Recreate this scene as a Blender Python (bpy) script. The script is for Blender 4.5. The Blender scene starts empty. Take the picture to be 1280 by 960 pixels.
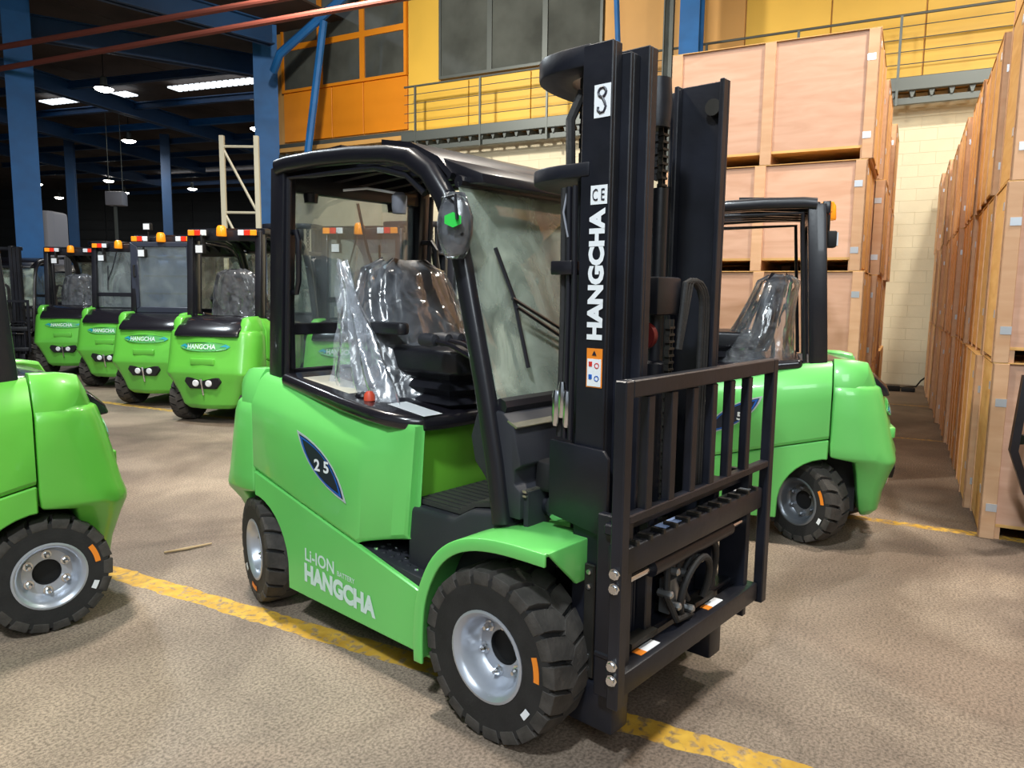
import bpy, bmesh, math, random
from math import sin, cos, pi, radians
from mathutils import Vector, Matrix
random.seed(7)
S = bpy.context.scene
COL = S.collection

# ------------------------------------------------------------------ camera
cam_d = bpy.data.cameras.new('camera'); cam = bpy.data.objects.new('camera', cam_d); COL.objects.link(cam)
cam_d.sensor_width = 36.0; cam_d.lens = 930 / 1280 * 36.0; cam_d.clip_end = 200
cam.matrix_world = Matrix.Translation((0, 0, 1.54)) @ Matrix.Rotation(pi / 2 - math.atan(114 / 930), 4, 'X') @ Matrix.Rotation(0.012, 4, 'Z')
S.camera = cam

# ------------------------------------------------------------------ world, exposure
W = bpy.data.worlds.new('hall_air'); S.world = W; W.use_nodes = True
W.node_tree.nodes['Background'].inputs[0].default_value = (0.80, 0.90, 1.0, 1)
W.node_tree.nodes['Background'].inputs[1].default_value = 0.30
S.view_settings.view_transform = 'Standard'; S.view_settings.look = 'None'
S.view_settings.gamma = 1.0; S.view_settings.use_curve_mapping = False
S.view_settings.exposure = 0.06

# area lamps: high bays of the hall, plus two added fills
def area(name, loc, size, power, color, target=None, sy=None):
    d = bpy.data.lights.new(name, 'AREA'); d.energy = power; d.color = color; d.size = size
    if sy: d.shape = 'RECTANGLE'; d.size_y = sy
    o = bpy.data.objects.new(name, d); o.location = loc; COL.objects.link(o)
    if target:
        o.rotation_euler = (Vector(target) - Vector(loc)).to_track_quat('-Z', 'Y').to_euler()
    return o
WARM = (1.0, 0.93, 0.82); COOL = (0.86, 0.95, 1.0)
area('bay_and_fill_light', (-1.6, -1.8, 6.8), 0.5, 470, COOL, (-0.8, 2.4, 0.6))
area('bay_and_fill_light', (3.6, 3.6, 7.0), 0.45, 420, WARM, (2.4, 6.2, 0))
area('bay_and_fill_light', (-2.6, 4.6, 7.0), 0.5, 520, WARM)
area('bay_and_fill_light', (-6.0, 8.5, 7.0), 0.5, 420, COOL)
area('bay_and_fill_light', (6.0, 8.9, 7.4), 0.35, 420, WARM)
area('bay_and_fill_light', (1.2, 8.0, 7.3), 0.5, 260, WARM, (3.6, 9.0, 1.5))  # added lamp that brightens the side faces of the right crate row
area('bay_and_fill_light', (-3.5, 12.0, 7.4), 0.5, 520, WARM, (-1.0, 15.0, 4.5))
area('bay_and_fill_light', (1.0, -4.0, 5.0), 2.6, 190, COOL, (0.6, 3.4, 1.0))  # added soft fill from behind the camera, not a high bay

# ------------------------------------------------------------------ materials
MATS = {}
def mat(name, col, rough=0.5, metal=0.0, coat=0.0, noise=0.0, nscale=8.0, bump=0.0, bscale=60.0, col2=None, spec=0.5, emit=None, estr=0.0):
    if name in MATS: return MATS[name]
    m = bpy.data.materials.new(name); m.use_nodes = True; MATS[name] = m
    nt = m.node_tree; N = nt.nodes; L = nt.links; b = N['Principled BSDF']
    b.inputs['Base Color'].default_value = (*col, 1); b.inputs['Roughness'].default_value = rough
    b.inputs['Metallic'].default_value = metal; b.inputs['Coat Weight'].default_value = coat
    b.inputs['Coat Roughness'].default_value = 0.06; b.inputs['Specular IOR Level'].default_value = spec
    if emit: b.inputs['Emission Color'].default_value = (*emit, 1); b.inputs['Emission Strength'].default_value = estr
    tc = N.new('ShaderNodeTexCoord')
    if noise or col2:
        n = N.new('ShaderNodeTexNoise'); n.inputs['Scale'].default_value = nscale; n.inputs['Detail'].default_value = 6
        L.new(tc.outputs['Object'], n.inputs['Vector'])
        r = N.new('ShaderNodeValToRGB'); L.new(n.outputs['Fac'], r.inputs[0])
        c2 = col2 if col2 else tuple(c * (1 - noise) for c in col)
        r.color_ramp.elements[0].position = 0.35; r.color_ramp.elements[1].position = 0.65
        r.color_ramp.elements[0].color = (*c2, 1); r.color_ramp.elements[1].color = (*col, 1)
        L.new(r.outputs[0], b.inputs['Base Color'])
    if bump:
        n2 = N.new('ShaderNodeTexNoise'); n2.inputs['Scale'].default_value = bscale; n2.inputs['Detail'].default_value = 5
        L.new(tc.outputs['Object'], n2.inputs['Vector'])
        bp = N.new('ShaderNodeBump'); bp.inputs['Strength'].default_value = bump; bp.inputs['Distance'].default_value = 0.01
        L.new(n2.outputs['Fac'], bp.inputs['Height']); L.new(bp.outputs[0], b.inputs['Normal'])
    return m

GREEN = mat('green_paint', (0.150, 0.60, 0.135), 0.36, coat=0.45, noise=0.05, nscale=3)
GREEN_B = mat('deep_green_paint', (0.125, 0.50, 0.055), 0.34, coat=0.45)
BLACK = mat('black_paint', (0.0085, 0.0085, 0.013), 0.36, coat=0.25, bump=0.05, bscale=40)
MAST = mat('mast_black', (0.0105, 0.0118, 0.019), 0.40, noise=0.5, nscale=5, bump=0.1, bscale=25)
STEELK = mat('worn_dark_steel', (0.03, 0.028, 0.024), 0.5, metal=0.3, noise=0.5, nscale=9)
PLAST = mat('grey_black_plastic', (0.022, 0.023, 0.03), 0.55, bump=0.15, bscale=300)
GLOSS = mat('glossy_black_plastic', (0.011, 0.010, 0.014), 0.22, coat=0.4)
VINYL = mat('black_vinyl', (0.010, 0.010, 0.014), 0.38, bump=0.1, bscale=120)
RUB = mat('tyre_rubber', (0.017, 0.0165, 0.017), 0.72, noise=0.4, nscale=12, bump=0.2, bscale=90)
TREAD = mat('tread_rubber', (0.060, 0.053, 0.047), 0.8, noise=0.45, nscale=18, bump=0.25, bscale=90)
SILV = mat('silver_rim', (0.46, 0.49, 0.55), 0.36, metal=0.55, coat=0.2)
DRIM = mat('dark_rim', (0.20, 0.215, 0.24), 0.35, metal=0.6)
CHROME = mat('chrome', (0.75, 0.77, 0.8), 0.18, metal=1.0)
DARK = mat('dark_void', (0.004, 0.004, 0.005), 0.7)
WHITE = mat('white_print', (0.80, 0.83, 0.86), 0.5)
WPRINT = mat('pale_print', (0.62, 0.78, 0.72), 0.5)
ORANGE = mat('orange_print', (0.85, 0.25, 0.02), 0.5)
REDP = mat('red_plastic', (0.62, 0.03, 0.02), 0.4)
REDM = mat('red_paint', (0.62, 0.035, 0.015), 0.35, coat=0.3)
BLUEP = mat('blue_print', (0.01, 0.10, 0.45), 0.45)
TEALP = mat('teal_print', (0.02, 0.33, 0.42), 0.45)
INK = mat('ink_print', (0.012, 0.014, 0.03), 0.45)
AMBER = mat('amber_lens', (0.95, 0.30, 0.01), 0.25, emit=(1, 0.33, 0.02), estr=0.25)
REDL = mat('red_lens', (0.75, 0.03, 0.01), 0.25, emit=(1, .05, .02), estr=0.12)
WLENS = mat('clear_lens', (0.75, 0.78, 0.82), 0.15, coat=0.5)
MATG = mat('ribbed_mat', (0.035, 0.036, 0.034), 0.5)
BRASS = mat('bare_aluminium', (0.62, 0.60, 0.50), 0.25, metal=0.9)
GREEST = mat('green_sticker', (0.01, 0.55, 0.05), 0.5)
BLUE = mat('blue_steel', (0.004, 0.115, 0.36), 0.6, noise=0.25, nscale=2)
BLUED = mat('dark_blue_steel', (0.008, 0.055, 0.16), 0.5, noise=0.3, nscale=1)
ROOF = mat('roof_sheet', (0.055, 0.038, 0.030), 0.8, noise=0.3, nscale=1.5)
WALLW = mat('cream_block', (0.72, 0.65, 0.47), 0.85, noise=0.06, nscale=2.0, bump=0.25, bscale=30)
MORT = mat('cream_mortar', (0.64, 0.58, 0.43), 0.9)
YEL = mat('yellow_panel', (0.74, 0.46, 0.06), 0.55, noise=0.12, nscale=0.6)
YELT = mat('tan_panel', (0.62, 0.34, 0.10), 0.6, noise=0.2, nscale=0.5)
ORP = mat('orange_panel', (0.80, 0.27, 0.01), 0.5, noise=0.12, nscale=0.7)
GALV = mat('grey_steel', (0.10, 0.115, 0.11), 0.5, metal=0.4)
RACK = mat('cream_rack_steel', (0.55, 0.52, 0.40), 0.5)
RUST = mat('rust_pipe', (0.18, 0.045, 0.03), 0.6)
FARW = mat('far_cladding', (0.028, 0.032, 0.036), 0.7, noise=0.3, nscale=0.5)
PALE = mat('pale_grey_cover', (0.20, 0.21, 0.25), 0.6)
BLUEQ = mat('pale_blue_curtain', (0.32, 0.38, 0.60), 0.6, noise=0.35, nscale=14)
OFFG = mat('office_glass', (0.10, 0.11, 0.10), 0.10, spec=0.8, noise=0.45, nscale=0.9, coat=0.4)
STICKW = mat('stick_wood', (0.42, 0.30, 0.17), 0.7)

def wood(name, col, col2, rough=0.6):
    m = bpy.data.materials.new(name); m.use_nodes = True; MATS[name] = m
    nt = m.node_tree; N = nt.nodes; L = nt.links; b = N['Principled BSDF']; b.inputs['Roughness'].default_value = rough
    tc = N.new('ShaderNodeTexCoord'); oi = N.new('ShaderNodeObjectInfo')
    add = N.new('ShaderNodeVectorMath'); add.operation = 'ADD'; L.new(tc.outputs['Object'], add.inputs[0])
    sc = N.new('ShaderNodeVectorMath'); sc.operation = 'SCALE'; sc.inputs['Scale'].default_value = 9.0
    cmb = N.new('ShaderNodeCombineXYZ'); L.new(oi.outputs['Random'], cmb.inputs[0]); L.new(oi.outputs['Random'], cmb.inputs[2])
    L.new(cmb.outputs[0], sc.inputs[0]); L.new(sc.outputs[0], add.inputs[1])
    mp = N.new('ShaderNodeMapping'); mp.inputs['Scale'].default_value = (1.6, 1.6, 9.0); L.new(add.outputs[0], mp.inputs[0])
    n = N.new('ShaderNodeTexNoise'); n.inputs['Scale'].default_value = 1.5; n.inputs['Detail'].default_value = 8; n.inputs['Distortion'].default_value = 0.7
    L.new(mp.outputs[0], n.inputs['Vector'])
    r = N.new('ShaderNodeValToRGB'); L.new(n.outputs['Fac'], r.inputs[0])
    r.color_ramp.elements[0].position = 0.3; r.color_ramp.elements[1].position = 0.7
    r.color_ramp.elements[0].color = (*col2, 1); r.color_ramp.elements[1].color = (*col, 1)
    hs = N.new('ShaderNodeHueSaturation'); L.new(r.outputs[0], hs.inputs['Color'])
    mr = N.new('ShaderNodeMapRange'); L.new(oi.outputs['Random'], mr.inputs[0]); mr.inputs[3].default_value = 0.88; mr.inputs[4].default_value = 1.12
    L.new(mr.outputs[0], hs.inputs['Value']); L.new(hs.outputs[0], b.inputs['Base Color'])
    return m
PLYP = wood('pink_plywood', (0.64, 0.385, 0.27), (0.53, 0.295, 0.19))
PLYY = wood('golden_plywood', (0.70, 0.42, 0.15), (0.58, 0.31, 0.09))
BATT = wood('batten_wood', (0.62, 0.375, 0.22), (0.54, 0.30, 0.16))
CLIP = mat('metal_clip', (0.55, 0.58, 0.62), 0.35, metal=0.6)

def glass(name, tint, refl=0.1, dust=0.1, dustc=(0.7, 0.8, 0.7), nscale=3.0, rough=0.02):
    m = bpy.data.materials.new(name); m.use_nodes = True; MATS[name] = m
    nt = m.node_tree; N = nt.nodes; L = nt.links; N.remove(N['Principled BSDF']); out = N['Material Output']
    t = N.new('ShaderNodeBsdfTransparent'); t.inputs[0].default_value = (*tint, 1)
    g = N.new('ShaderNodeBsdfGlossy'); g.inputs['Roughness'].default_value = rough
    d = N.new('ShaderNodeBsdfDiffuse'); d.inputs[0].default_value = (*dustc, 1)
    fr = N.new('ShaderNodeFresnel'); fr.inputs[0].default_value = 1.5
    ad = N.new('ShaderNodeMath'); ad.operation = 'ADD'; ad.inputs[1].default_value = refl; L.new(fr.outputs[0], ad.inputs[0])
    m1 = N.new('ShaderNodeMixShader'); L.new(ad.outputs[0], m1.inputs[0]); L.new(t.outputs[0], m1.inputs[1]); L.new(g.outputs[0], m1.inputs[2])
    tc = N.new('ShaderNodeTexCoord'); n = N.new('ShaderNodeTexNoise'); n.inputs['Scale'].default_value = nscale; n.inputs['Detail'].default_value = 7; n.inputs['Distortion'].default_value = 1.0
    L.new(tc.outputs['Object'], n.inputs['Vector'])
    mr = N.new('ShaderNodeMapRange'); mr.inputs[1].default_value = 0.3; mr.inputs[2].default_value = 0.75; mr.inputs[3].default_value = dust * 0.3; mr.inputs[4].default_value = dust * 1.7
    L.new(n.outputs['Fac'], mr.inputs[0])
    m2 = N.new('ShaderNodeMixShader'); L.new(mr.outputs[0], m2.inputs[0]); L.new(m1.outputs[0], m2.inputs[1]); L.new(d.outputs[0], m2.inputs[2])
    L.new(m2.outputs[0], out.inputs[0])
    if name.startswith('plastic_film'):
        v = N.new('ShaderNodeTexNoise'); v.inputs['Scale'].default_value = 7; v.inputs['Detail'].default_value = 6; v.inputs['Distortion'].default_value = 1.8
        v.noise_type = 'RIDGED_MULTIFRACTAL'
        L.new(tc.outputs['Object'], v.inputs['Vector'])
        b = N.new('ShaderNodeBump'); b.inputs['Strength'].default_value = 0.5; b.inputs['Distance'].default_value = 0.02
        L.new(v.outputs['Fac'], b.inputs['Height'])
        for nd in (g, d, fr): L.new(b.outputs[0], nd.inputs['Normal'])
    return m
GL_REAR = glass('rear_glass', (0.80, 0.86, 0.88), 0.08, 0.13, (0.55, 0.62, 0.62))
GL_FRONT = glass('dusty_windscreen', (0.96, 1.0, 0.97), 0.07, 0.25, (0.82, 0.92, 0.78), nscale=4.5)
FILM = glass('plastic_film', (0.955, 0.97, 0.985), 0.07, 0.095, (0.85, 0.9, 1.0), nscale=12, rough=0.17)
FILM2 = glass('plastic_film_folded', (0.93, 0.95, 0.98), 0.10, 0.20, (0.85, 0.9, 1.0), nscale=14, rough=0.2)

def floor_mat():
    m = bpy.data.materials.new('concrete_floor'); m.use_nodes = True
    nt = m.node_tree; N = nt.nodes; L = nt.links; b = N['Principled BSDF']
    tc = N.new('ShaderNodeTexCoord')
    def noise(s, d=8, dist=0.0):
        n = N.new('ShaderNodeTexNoise'); n.inputs['Scale'].default_value = s; n.inputs['Detail'].default_value = d; n.inputs['Distortion'].default_value = dist
        L.new(tc.outputs['Object'], n.inputs['Vector']); return n.outputs['Fac']
    def ramp(f, p0, c0, p1, c1):
        r = N.new('ShaderNodeValToRGB'); L.new(f, r.inputs[0]); e = r.color_ramp.elements
        e[0].position = p0; e[1].position = p1; e[0].color = (*c0, 1); e[1].color = (*c1, 1); return r.outputs[0]
    def mix(f, a, c, mode='MIX'):
        x = N.new('ShaderNodeMix'); x.data_type = 'RGBA'; x.blend_type = mode
        if isinstance(f, float): x.inputs[0].default_value = f
        else: L.new(f, x.inputs[0])
        L.new(a, x.inputs[6]); L.new(c, x.inputs[7]); return x.outputs[2]
    def math_(op, a, c):
        x = N.new('ShaderNodeMath'); x.operation = op
        for i, q in enumerate((a, c)):
            if isinstance(q, (int, float)): x.inputs[i].default_value = q
            else: L.new(q, x.inputs[i])
        return x.outputs[0]
    base = ramp(noise(0.9, 10, 0.6), 0.36, (0.195, 0.150, 0.118), 0.66, (0.39, 0.312, 0.24))
    spk = ramp(noise(85, 8), 0.35, (0.52, 0.50, 0.48), 0.60, (1.18, 1.17, 1.15))
    col = mix(1.0, base, spk, 'MULTIPLY')
    spk2 = ramp(noise(330, 3), 0.40, (0.60, 0.58, 0.56), 0.60, (1.15, 1.15, 1.15))
    col = mix(0.8, col, spk2, 'MULTIPLY')
    stain = ramp(noise(0.42, 7, 1.5), 0.44, (1, 1, 1), 0.60, (0.50, 0.46, 0.45))
    col = mix(0.85, col, stain, 'MULTIPLY')
    sep = N.new('ShaderNodeSeparateXYZ'); L.new(tc.outputs['Object'], sep.inputs[0])
    D, l = sep.outputs[0], sep.outputs[1]
    wob = math_('MULTIPLY', math_('SUBTRACT', noise(9, 4), 0.5), 0.05)
    tot = None
    for d0, hw, lmin, lmax, dens in ((2.43, 0.062, -6, 5.3, -0.035), (5.63, 0.05, -6, 5.0, 0.02), (6.22, 0.055, 5.0, 20, 0.03), (9.17, 0.04, -6, 3, 0.10), (12.05, 0.04, -6, 3, 0.08)):
        dd = math_('ABSOLUTE', math_('ADD', math_('SUBTRACT', D, d0), wob), 0)
        a = math_('LESS_THAN', dd, hw)
        a = math_('MULTIPLY', a, math_('GREATER_THAN', l, lmin)); a = math_('MULTIPLY', a, math_('LESS_THAN', l, lmax))
        wear = N.new('ShaderNodeMapRange'); L.new(noise(26, 8, 0.4), wear.inputs[0]); wear.inputs[1].default_value = 0.40 + dens; wear.inputs[2].default_value = 0.52 + dens
        wear.inputs[3].default_value = 0.25
        a = math_('MULTIPLY', a, wear.outputs[0])
        tot = a if tot is None else math_('MAXIMUM', tot, a)
    yel = ramp(noise(14, 4), 0.3, (0.46, 0.25, 0.022), 0.7, (0.64, 0.39, 0.05))
    col = mix(tot, col, yel)
    L.new(col, b.inputs['Base Color'])
    rr = N.new('ShaderNodeMapRange'); L.new(noise(3, 6), rr.inputs[0]); rr.inputs[3].default_value = 0.50; rr.inputs[4].default_value = 0.80
    L.new(rr.outputs[0], b.inputs['Roughness'])
    bp = N.new('ShaderNodeBump'); bp.inputs['Strength'].default_value = 0.05; bp.inputs['Distance'].default_value = 0.003
    L.new(noise(90, 6), bp.inputs['Height']); L.new(bp.outputs[0], b.inputs['Normal'])
    return m
FLOOR = floor_mat()

# ------------------------------------------------------------------ mesh helpers
class MB:
    def __init__(s): s.v = []; s.f = []
    def add(s, vs, fs):
        k = len(s.v); s.v += [tuple(v) for v in vs]; s.f += [tuple(i + k for i in f) for f in fs]; return s
    def box(s, x0, x1, y0, y1, z0, z1, M=None):
        vs = [(x, y, z) for x in (x0, x1) for y in (y0, y1) for z in (z0, z1)]
        if M: vs = [tuple(M @ Vector(v)) for v in vs]
        return s.add(vs, [(0, 1, 3, 2), (4, 6, 7, 5), (0, 4, 5, 1), (2, 3, 7, 6), (0, 2, 6, 4), (1, 5, 7, 3)])
    def prism(s, poly, axis, a, b):
        def P(p, t): return {'y': (p[0], t, p[1]), 'x': (t, p[0], p[1]), 'z': (p[0], p[1], t)}[axis]
        n = len(poly)
        return s.add([P(p, a) for p in poly] + [P(p, b) for p in poly],
                     [tuple(range(n)), tuple(range(2 * n - 1, n - 1, -1))] + [(i, (i + 1) % n, n + (i + 1) % n, n + i) for i in range(n)])
    def loft(s, rings, cap=True, closed=True):
        n = len(rings[0]); vs = [p for r in rings for p in r]; fs = []
        for k in range(len(rings) - 1):
            for i in range(n if closed else n - 1):
                j = (i + 1) % n; fs.append((k * n + i, k * n + j, (k + 1) * n + j, (k + 1) * n + i))
        if cap: fs += [tuple(range(n)), tuple(range(len(vs) - n, len(vs)))]
        return s.add(vs, fs)
    def tube(s, pts, r, n=10, sx=1.0, cap=True, sq=1.0):
        pts = [Vector(p) for p in pts]; rs = r if isinstance(r, (list, tuple)) else [r] * len(pts); rings = []
        up = None
        for i, p in enumerate(pts):
            d = (pts[min(i + 1, len(pts) - 1)] - pts[max(i - 1, 0)]).normalized()
            if up is None: up = Vector((0, 0, 1)) if abs(d.z) < 0.9 else Vector((1, 0, 0))
            side = d.cross(up).normalized(); up = side.cross(d).normalized()
            se = lambda v: (abs(v) ** sq) * (1 if v >= 0 else -1)
            rings.append([tuple(p + (side * se(cos(2 * pi * k / n)) * sx + up * se(sin(2 * pi * k / n))) * rs[i]) for k in range(n)])
        return s.loft(rings, cap)
    def lathe(s, prof, c, axis='y', n=32, closed=False):
        # prof: list of (radius, offset along axis)
        rings = []
        for r, t in prof:
            ring = []
            for k in range(n):
                a = 2 * pi * k / n; u, w = r * cos(a), r * sin(a)
                ring.append({'y': (c[0] + u, c[1] + t, c[2] + w), 'x': (c[0] + t, c[1] + u, c[2] + w), 'z': (c[0] + u, c[1] + w, c[2] + t)}[axis])
            rings.append(ring)
        return s.loft(rings, cap=not closed) if not closed else s.loft(rings + [rings[0]], cap=False)
    def rbox(s, x0, x1, y0, y1, z0, z1, r, M=None):
        # box with rounded vertical edges
        pts = []
        for cx, cy, a0 in ((x1 - r, y1 - r, 0), (x0 + r, y1 - r, 90), (x0 + r, y0 + r, 180), (x1 - r, y0 + r, 270)):
            for q in range(4): a = radians(a0 + q * 30); pts.append((cx + r * cos(a), cy + r * sin(a)))
        rings = [[(p[0], p[1], z) for p in pts] for z in (z0, z1)]
        if M: rings = [[tuple(M @ Vector(p)) for p in rg] for rg in rings]
        return s.loft(rings)
    def mirror(s):
        k = len(s.v); s.v += [(x, -y, z) for x, y, z in s.v]; s.f += [tuple(i + k for i in reversed(f)) for f in s.f[:]]; return s
    def flip(s): s.v = [(x, -y, z) for x, y, z in s.v]; return s
    def xf(s, M): s.v = [tuple(M @ Vector(v)) for v in s.v]; return s
    def mesh(s, name, bevel=0.0, seg=2, smooth=35, sub=0):
        bm = bmesh.new(); vs = [bm.verts.new(v) for v in s.v]
        for f in s.f:
            try: bm.faces.new([vs[i] for i in f])
            except ValueError: pass
        bmesh.ops.recalc_face_normals(bm, faces=bm.faces[:])
        if bevel:
            es = [e for e in bm.edges if len(e.link_faces) == 2 and e.calc_face_angle(0) > radians(30)]
            bmesh.ops.bevel(bm, geom=es, offset=bevel, segments=seg, profile=0.5, affect='EDGES', clamp_overlap=True)
        me = bpy.data.meshes.new(name); bm.to_mesh(me); bm.free()
        if smooth:
            me.polygons.foreach_set('use_smooth', [True] * len(me.polygons))
            me.set_sharp_from_angle(angle=radians(smooth))
        return me
    def build(s, name, m, parent=None, **kw):
        me = s.mesh(name, **kw); me.materials.append(m)
        return link(name, me, parent)
def link(name, me, parent=None):
    o = bpy.data.objects.new(name, me); COL.objects.link(o)
    if parent: o.parent = parent
    return o
def tag(o, label=None, cat=None, group=None, kind=None):
    if label: o['label'] = label
    if cat: o['category'] = cat
    if group: o['group'] = group
    if kind: o['kind'] = kind
    return o
def empty(name, loc=(0, 0, 0), rz=0.0):
    o = bpy.data.objects.new(name, None); o.location = loc; o.rotation_euler = (0, 0, rz); o.empty_display_size = 0.2
    COL.objects.link(o); return o
CACHE = {}
def cp(name, key, fn, m, parent, **kw):
    """a part whose mesh is shared by all alike parts"""
    k = (key, m.name)
    if k not in CACHE:
        me = fn().mesh(name, **kw); me.materials.append(m); CACHE[k] = me
    return link(name, CACHE[k], parent)

TEXTS = {}
def text(body, m, parent, org, xd, yd, w, h, name='lettering', bold=0.02, key=None, centre=True):
    """flat print: glyph outline of body scaled to w x h, laid at org along xd (reading) and yd (up)"""
    kk = (body, bold)
    if kk not in TEXTS:
        c = bpy.data.curves.new('print', 'FONT'); c.body = body; c.offset = bold; c.align_x = 'CENTER'; c.resolution_u = 3
        to = bpy.data.objects.new('print', c); COL.objects.link(to)
        dg = bpy.context.evaluated_depsgraph_get(); dg.update()
        me = bpy.data.meshes.new_from_object(to.evaluated_get(dg)); 
        vs = [v.co.copy() for v in me.vertices]; fs = [tuple(p.vertices) for p in me.polygons]
        bpy.data.objects.remove(to); bpy.data.curves.remove(c); bpy.data.meshes.remove(me)
        x0, x1 = min(v.x for v in vs), max(v.x for v in vs); y0, y1 = min(v.y for v in vs), max(v.y for v in vs)
        TEXTS[kk] = ([((v.x - x0) / (x1 - x0) - 0.5, (v.y - y0) / (y1 - y0) - 0.5) for v in vs], fs)
    vs, fs = TEXTS[kk]
    org, xd, yd = Vector(org), Vector(xd).normalized(), Vector(yd).normalized(); n = xd.cross(yd)
    me = bpy.data.meshes.new(name); me.from_pydata([tuple(org + xd * (a * w) + yd * (b * h) + n * 0.0015) for a, b in vs], [], fs)
    me.materials.append(m)
    return link(name, me, parent)
def decal(poly, m, parent, org, xd, yd, name='label', t=0.001):
    org, xd, yd = Vector(org), Vector(xd).normalized(), Vector(yd).normalized(); n = xd.cross(yd)
    b = MB(); k = len(poly)
    b.add([tuple(org + xd * p[0] + yd * p[1] + n * d) for d in (0, t) for p in poly],
          [tuple(range(k)), tuple(range(2 * k - 1, k - 1, -1))] + [(i, (i + 1) % k, k + (i + 1) % k, k + i) for i in range(k)])
    return b.build(name, m, parent, smooth=0)
def rect(w, h): return [(-w / 2, -h / 2), (w / 2, -h / 2), (w / 2, h / 2), (-w / 2, h / 2)]
def ell(w, h, n=20): return [(w / 2 * cos(2 * pi * i / n), h / 2 * sin(2 * pi * i / n)) for i in range(n)]
def ring_poly(outer, inner, m, parent, org, xd, yd, name, t=0.001):
    org, xd, yd = Vector(org), Vector(xd).normalized(), Vector(yd).normalized(); n = xd.cross(yd); k = len(outer)
    b = MB(); b.add([tuple(org + xd * p[0] + yd * p[1] + n * t) for q in (outer, inner) for p in q], [(i, (i + 1) % k, k + (i + 1) % k, k + i) for i in range(k)])
    return b.build(name, m, parent, smooth=0)
def rough_noise(x, y, z=0.0):
    from mathutils import noise
    return noise.noise(Vector((x, y, z)))

# building frame: x runs from the camera into the hall (D), y runs to the left along the back wall (l)
BA = radians(62)
def bp(D, l, z=0.0): return (D * cos(BA) - l * sin(BA), D * sin(BA) + l * cos(BA), z)
def bempty(name, D, l, z=0.0): return empty(name, bp(D, l, z), BA)
def bstruct(name, mb, m, parent=None, **kw):
    o = mb.build(name, m, parent, **kw)
    if not parent: o.rotation_euler = (0, 0, BA)
    return o

# ------------------------------------------------------------------ setting
o = bstruct('floor', MB().box(-24, 60, -12, 60, -0.2, 0.0), FLOOR, smooth=0); tag(o, kind='structure')

wb = bempty('wall_back', 14.84, 0); tag(wb, kind='structure')
MB().box(0.02, 0.3, -8, 15.4, 0, 5.0).build('mortar', MORT, wb, smooth=0)
blk = MB().box(0.012, 0.05, -0.2488, 0.2488, 0.0, 0.1985).mesh('block', bevel=0.002, seg=1); blk.materials.append(WALLW)
cells = []
for r in range(24):
    for c in range(30):
        l = -1.2 + c * 0.5 + (0.25 if r % 2 else 0)
        z = 0.004 + r * 0.2
        near = (0 if (-0.8 < l < 1.1) else 1) if True else 0
        vis = near == 0 or z > 3.6
        cells.append((not vis, near, -z, l, z))
cells.sort()
rest = MB()
for i, (_, _, _, l, z) in enumerate(cells):
    if i < 298:
        b_ = link('block', blk, wb); b_.location = (0, l, z)
    else:
        rest.box(0.012, 0.05, l - 0.2488, l + 0.2488, z, z + 0.1985)
tag(rest.build('block_rows', WALLW, wb, smooth=0), kind='stuff')

wu = bempty('wall_upper', 15.0, 0, 4.8); tag(wu, kind='structure')
MB().box(0.06, 0.3, -10, 15.4, 0, 5.3).build('backing', YELT, wu, smooth=0)
def upan(name, l0, l1, z0, z1, m, d0=0.0, d1=0.06, lab=None, bv=0.006):
    o = MB().box(d0, d1, l0 + 0.012, l1 - 0.012, z0 - 4.8 + 0.008, z1 - 4.8 - 0.008).build(name, m, wu, bevel=bv, seg=1)
    if lab: o['label'] = lab
    return o
# orange office front (left), three windows in two rows
upan('panel', 13.2, 14.85, 5.38, 6.62, ORP, lab='plain orange wall panel'); upan('panel', 12.2, 13.2, 5.38, 6.62, ORP, lab='plain orange wall panel'); upan('panel', 10.88, 12.2, 5.38, 6.62, ORP, lab='plain orange wall panel')
def uwin(l0, l1, z0, z1, fm, fr=0.07, n=1, mull=None):
    f = MB()
    f.box(-0.05, 0.04, l0, l0 + fr, z0 - 4.8, z1 - 4.8); f.box(-0.05, 0.04, l1 - fr, l1, z0 - 4.8, z1 - 4.8)
    f.box(-0.05, 0.04, l0 + fr, l1 - fr, z0 - 4.8, z0 - 4.8 + fr); f.box(-0.05, 0.04, l0 + fr, l1 - fr, z1 - 4.8 - fr, z1 - 4.8)
    fo = f.build('window_frame', fm, wu, smooth=0)
    MB().box(-0.015, 0.0, l0 + fr, l1 - fr, z0 - 4.8 + fr, z1 - 4.8 - fr).build('pane', OFFG, fo, smooth=0)
for l0, l1 in ((13.55, 14.85), (12.2, 13.55), (10.88, 12.2)):
    uwin(l0, l1, 6.62, 7.72, ORP); uwin(l0, l1, 7.72, 8.9, ORP)
upan('panel', 9.98, 10.86, 6.35, 9.6, YEL, lab='tall yellow wall panel')
upan('panel', 9.18, 10.86, 5.2, 6.33, YEL); upan('panel', 7.6, 9.18, 5.2, 6.33, YEL); upan('panel', 6.0, 7.6, 5.2, 6.33, YEL)
for l0, l1 in ((8.62, 9.96), (7.26, 8.62), (5.95, 7.26)):
    uwin(l0, l1, 6.4, 9.4, GALV, fr=0.06)
for l0, l1, z0, z1, m in ((4.3, 5.93, 5.2, 9.8, YELT), (3.1, 4.3, 5.2, 9.8, YELT), (1.6, 3.1, 5.2, 9.8, YEL), (0.1, 1.6, 5.2, 9.8, YEL), (-1.4, 0.1, 5.2, 9.8, YEL), (-2.9, -1.4, 5.2, 9.8, YEL), (-4.4, -2.9, 5.2, 9.8, YEL)):
    upan('panel', l0, l1, z0, z1, m)
fm_ = bempty('floor_upper', 14.35, 0, 4.8); tag(fm_, kind='structure')
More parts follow.
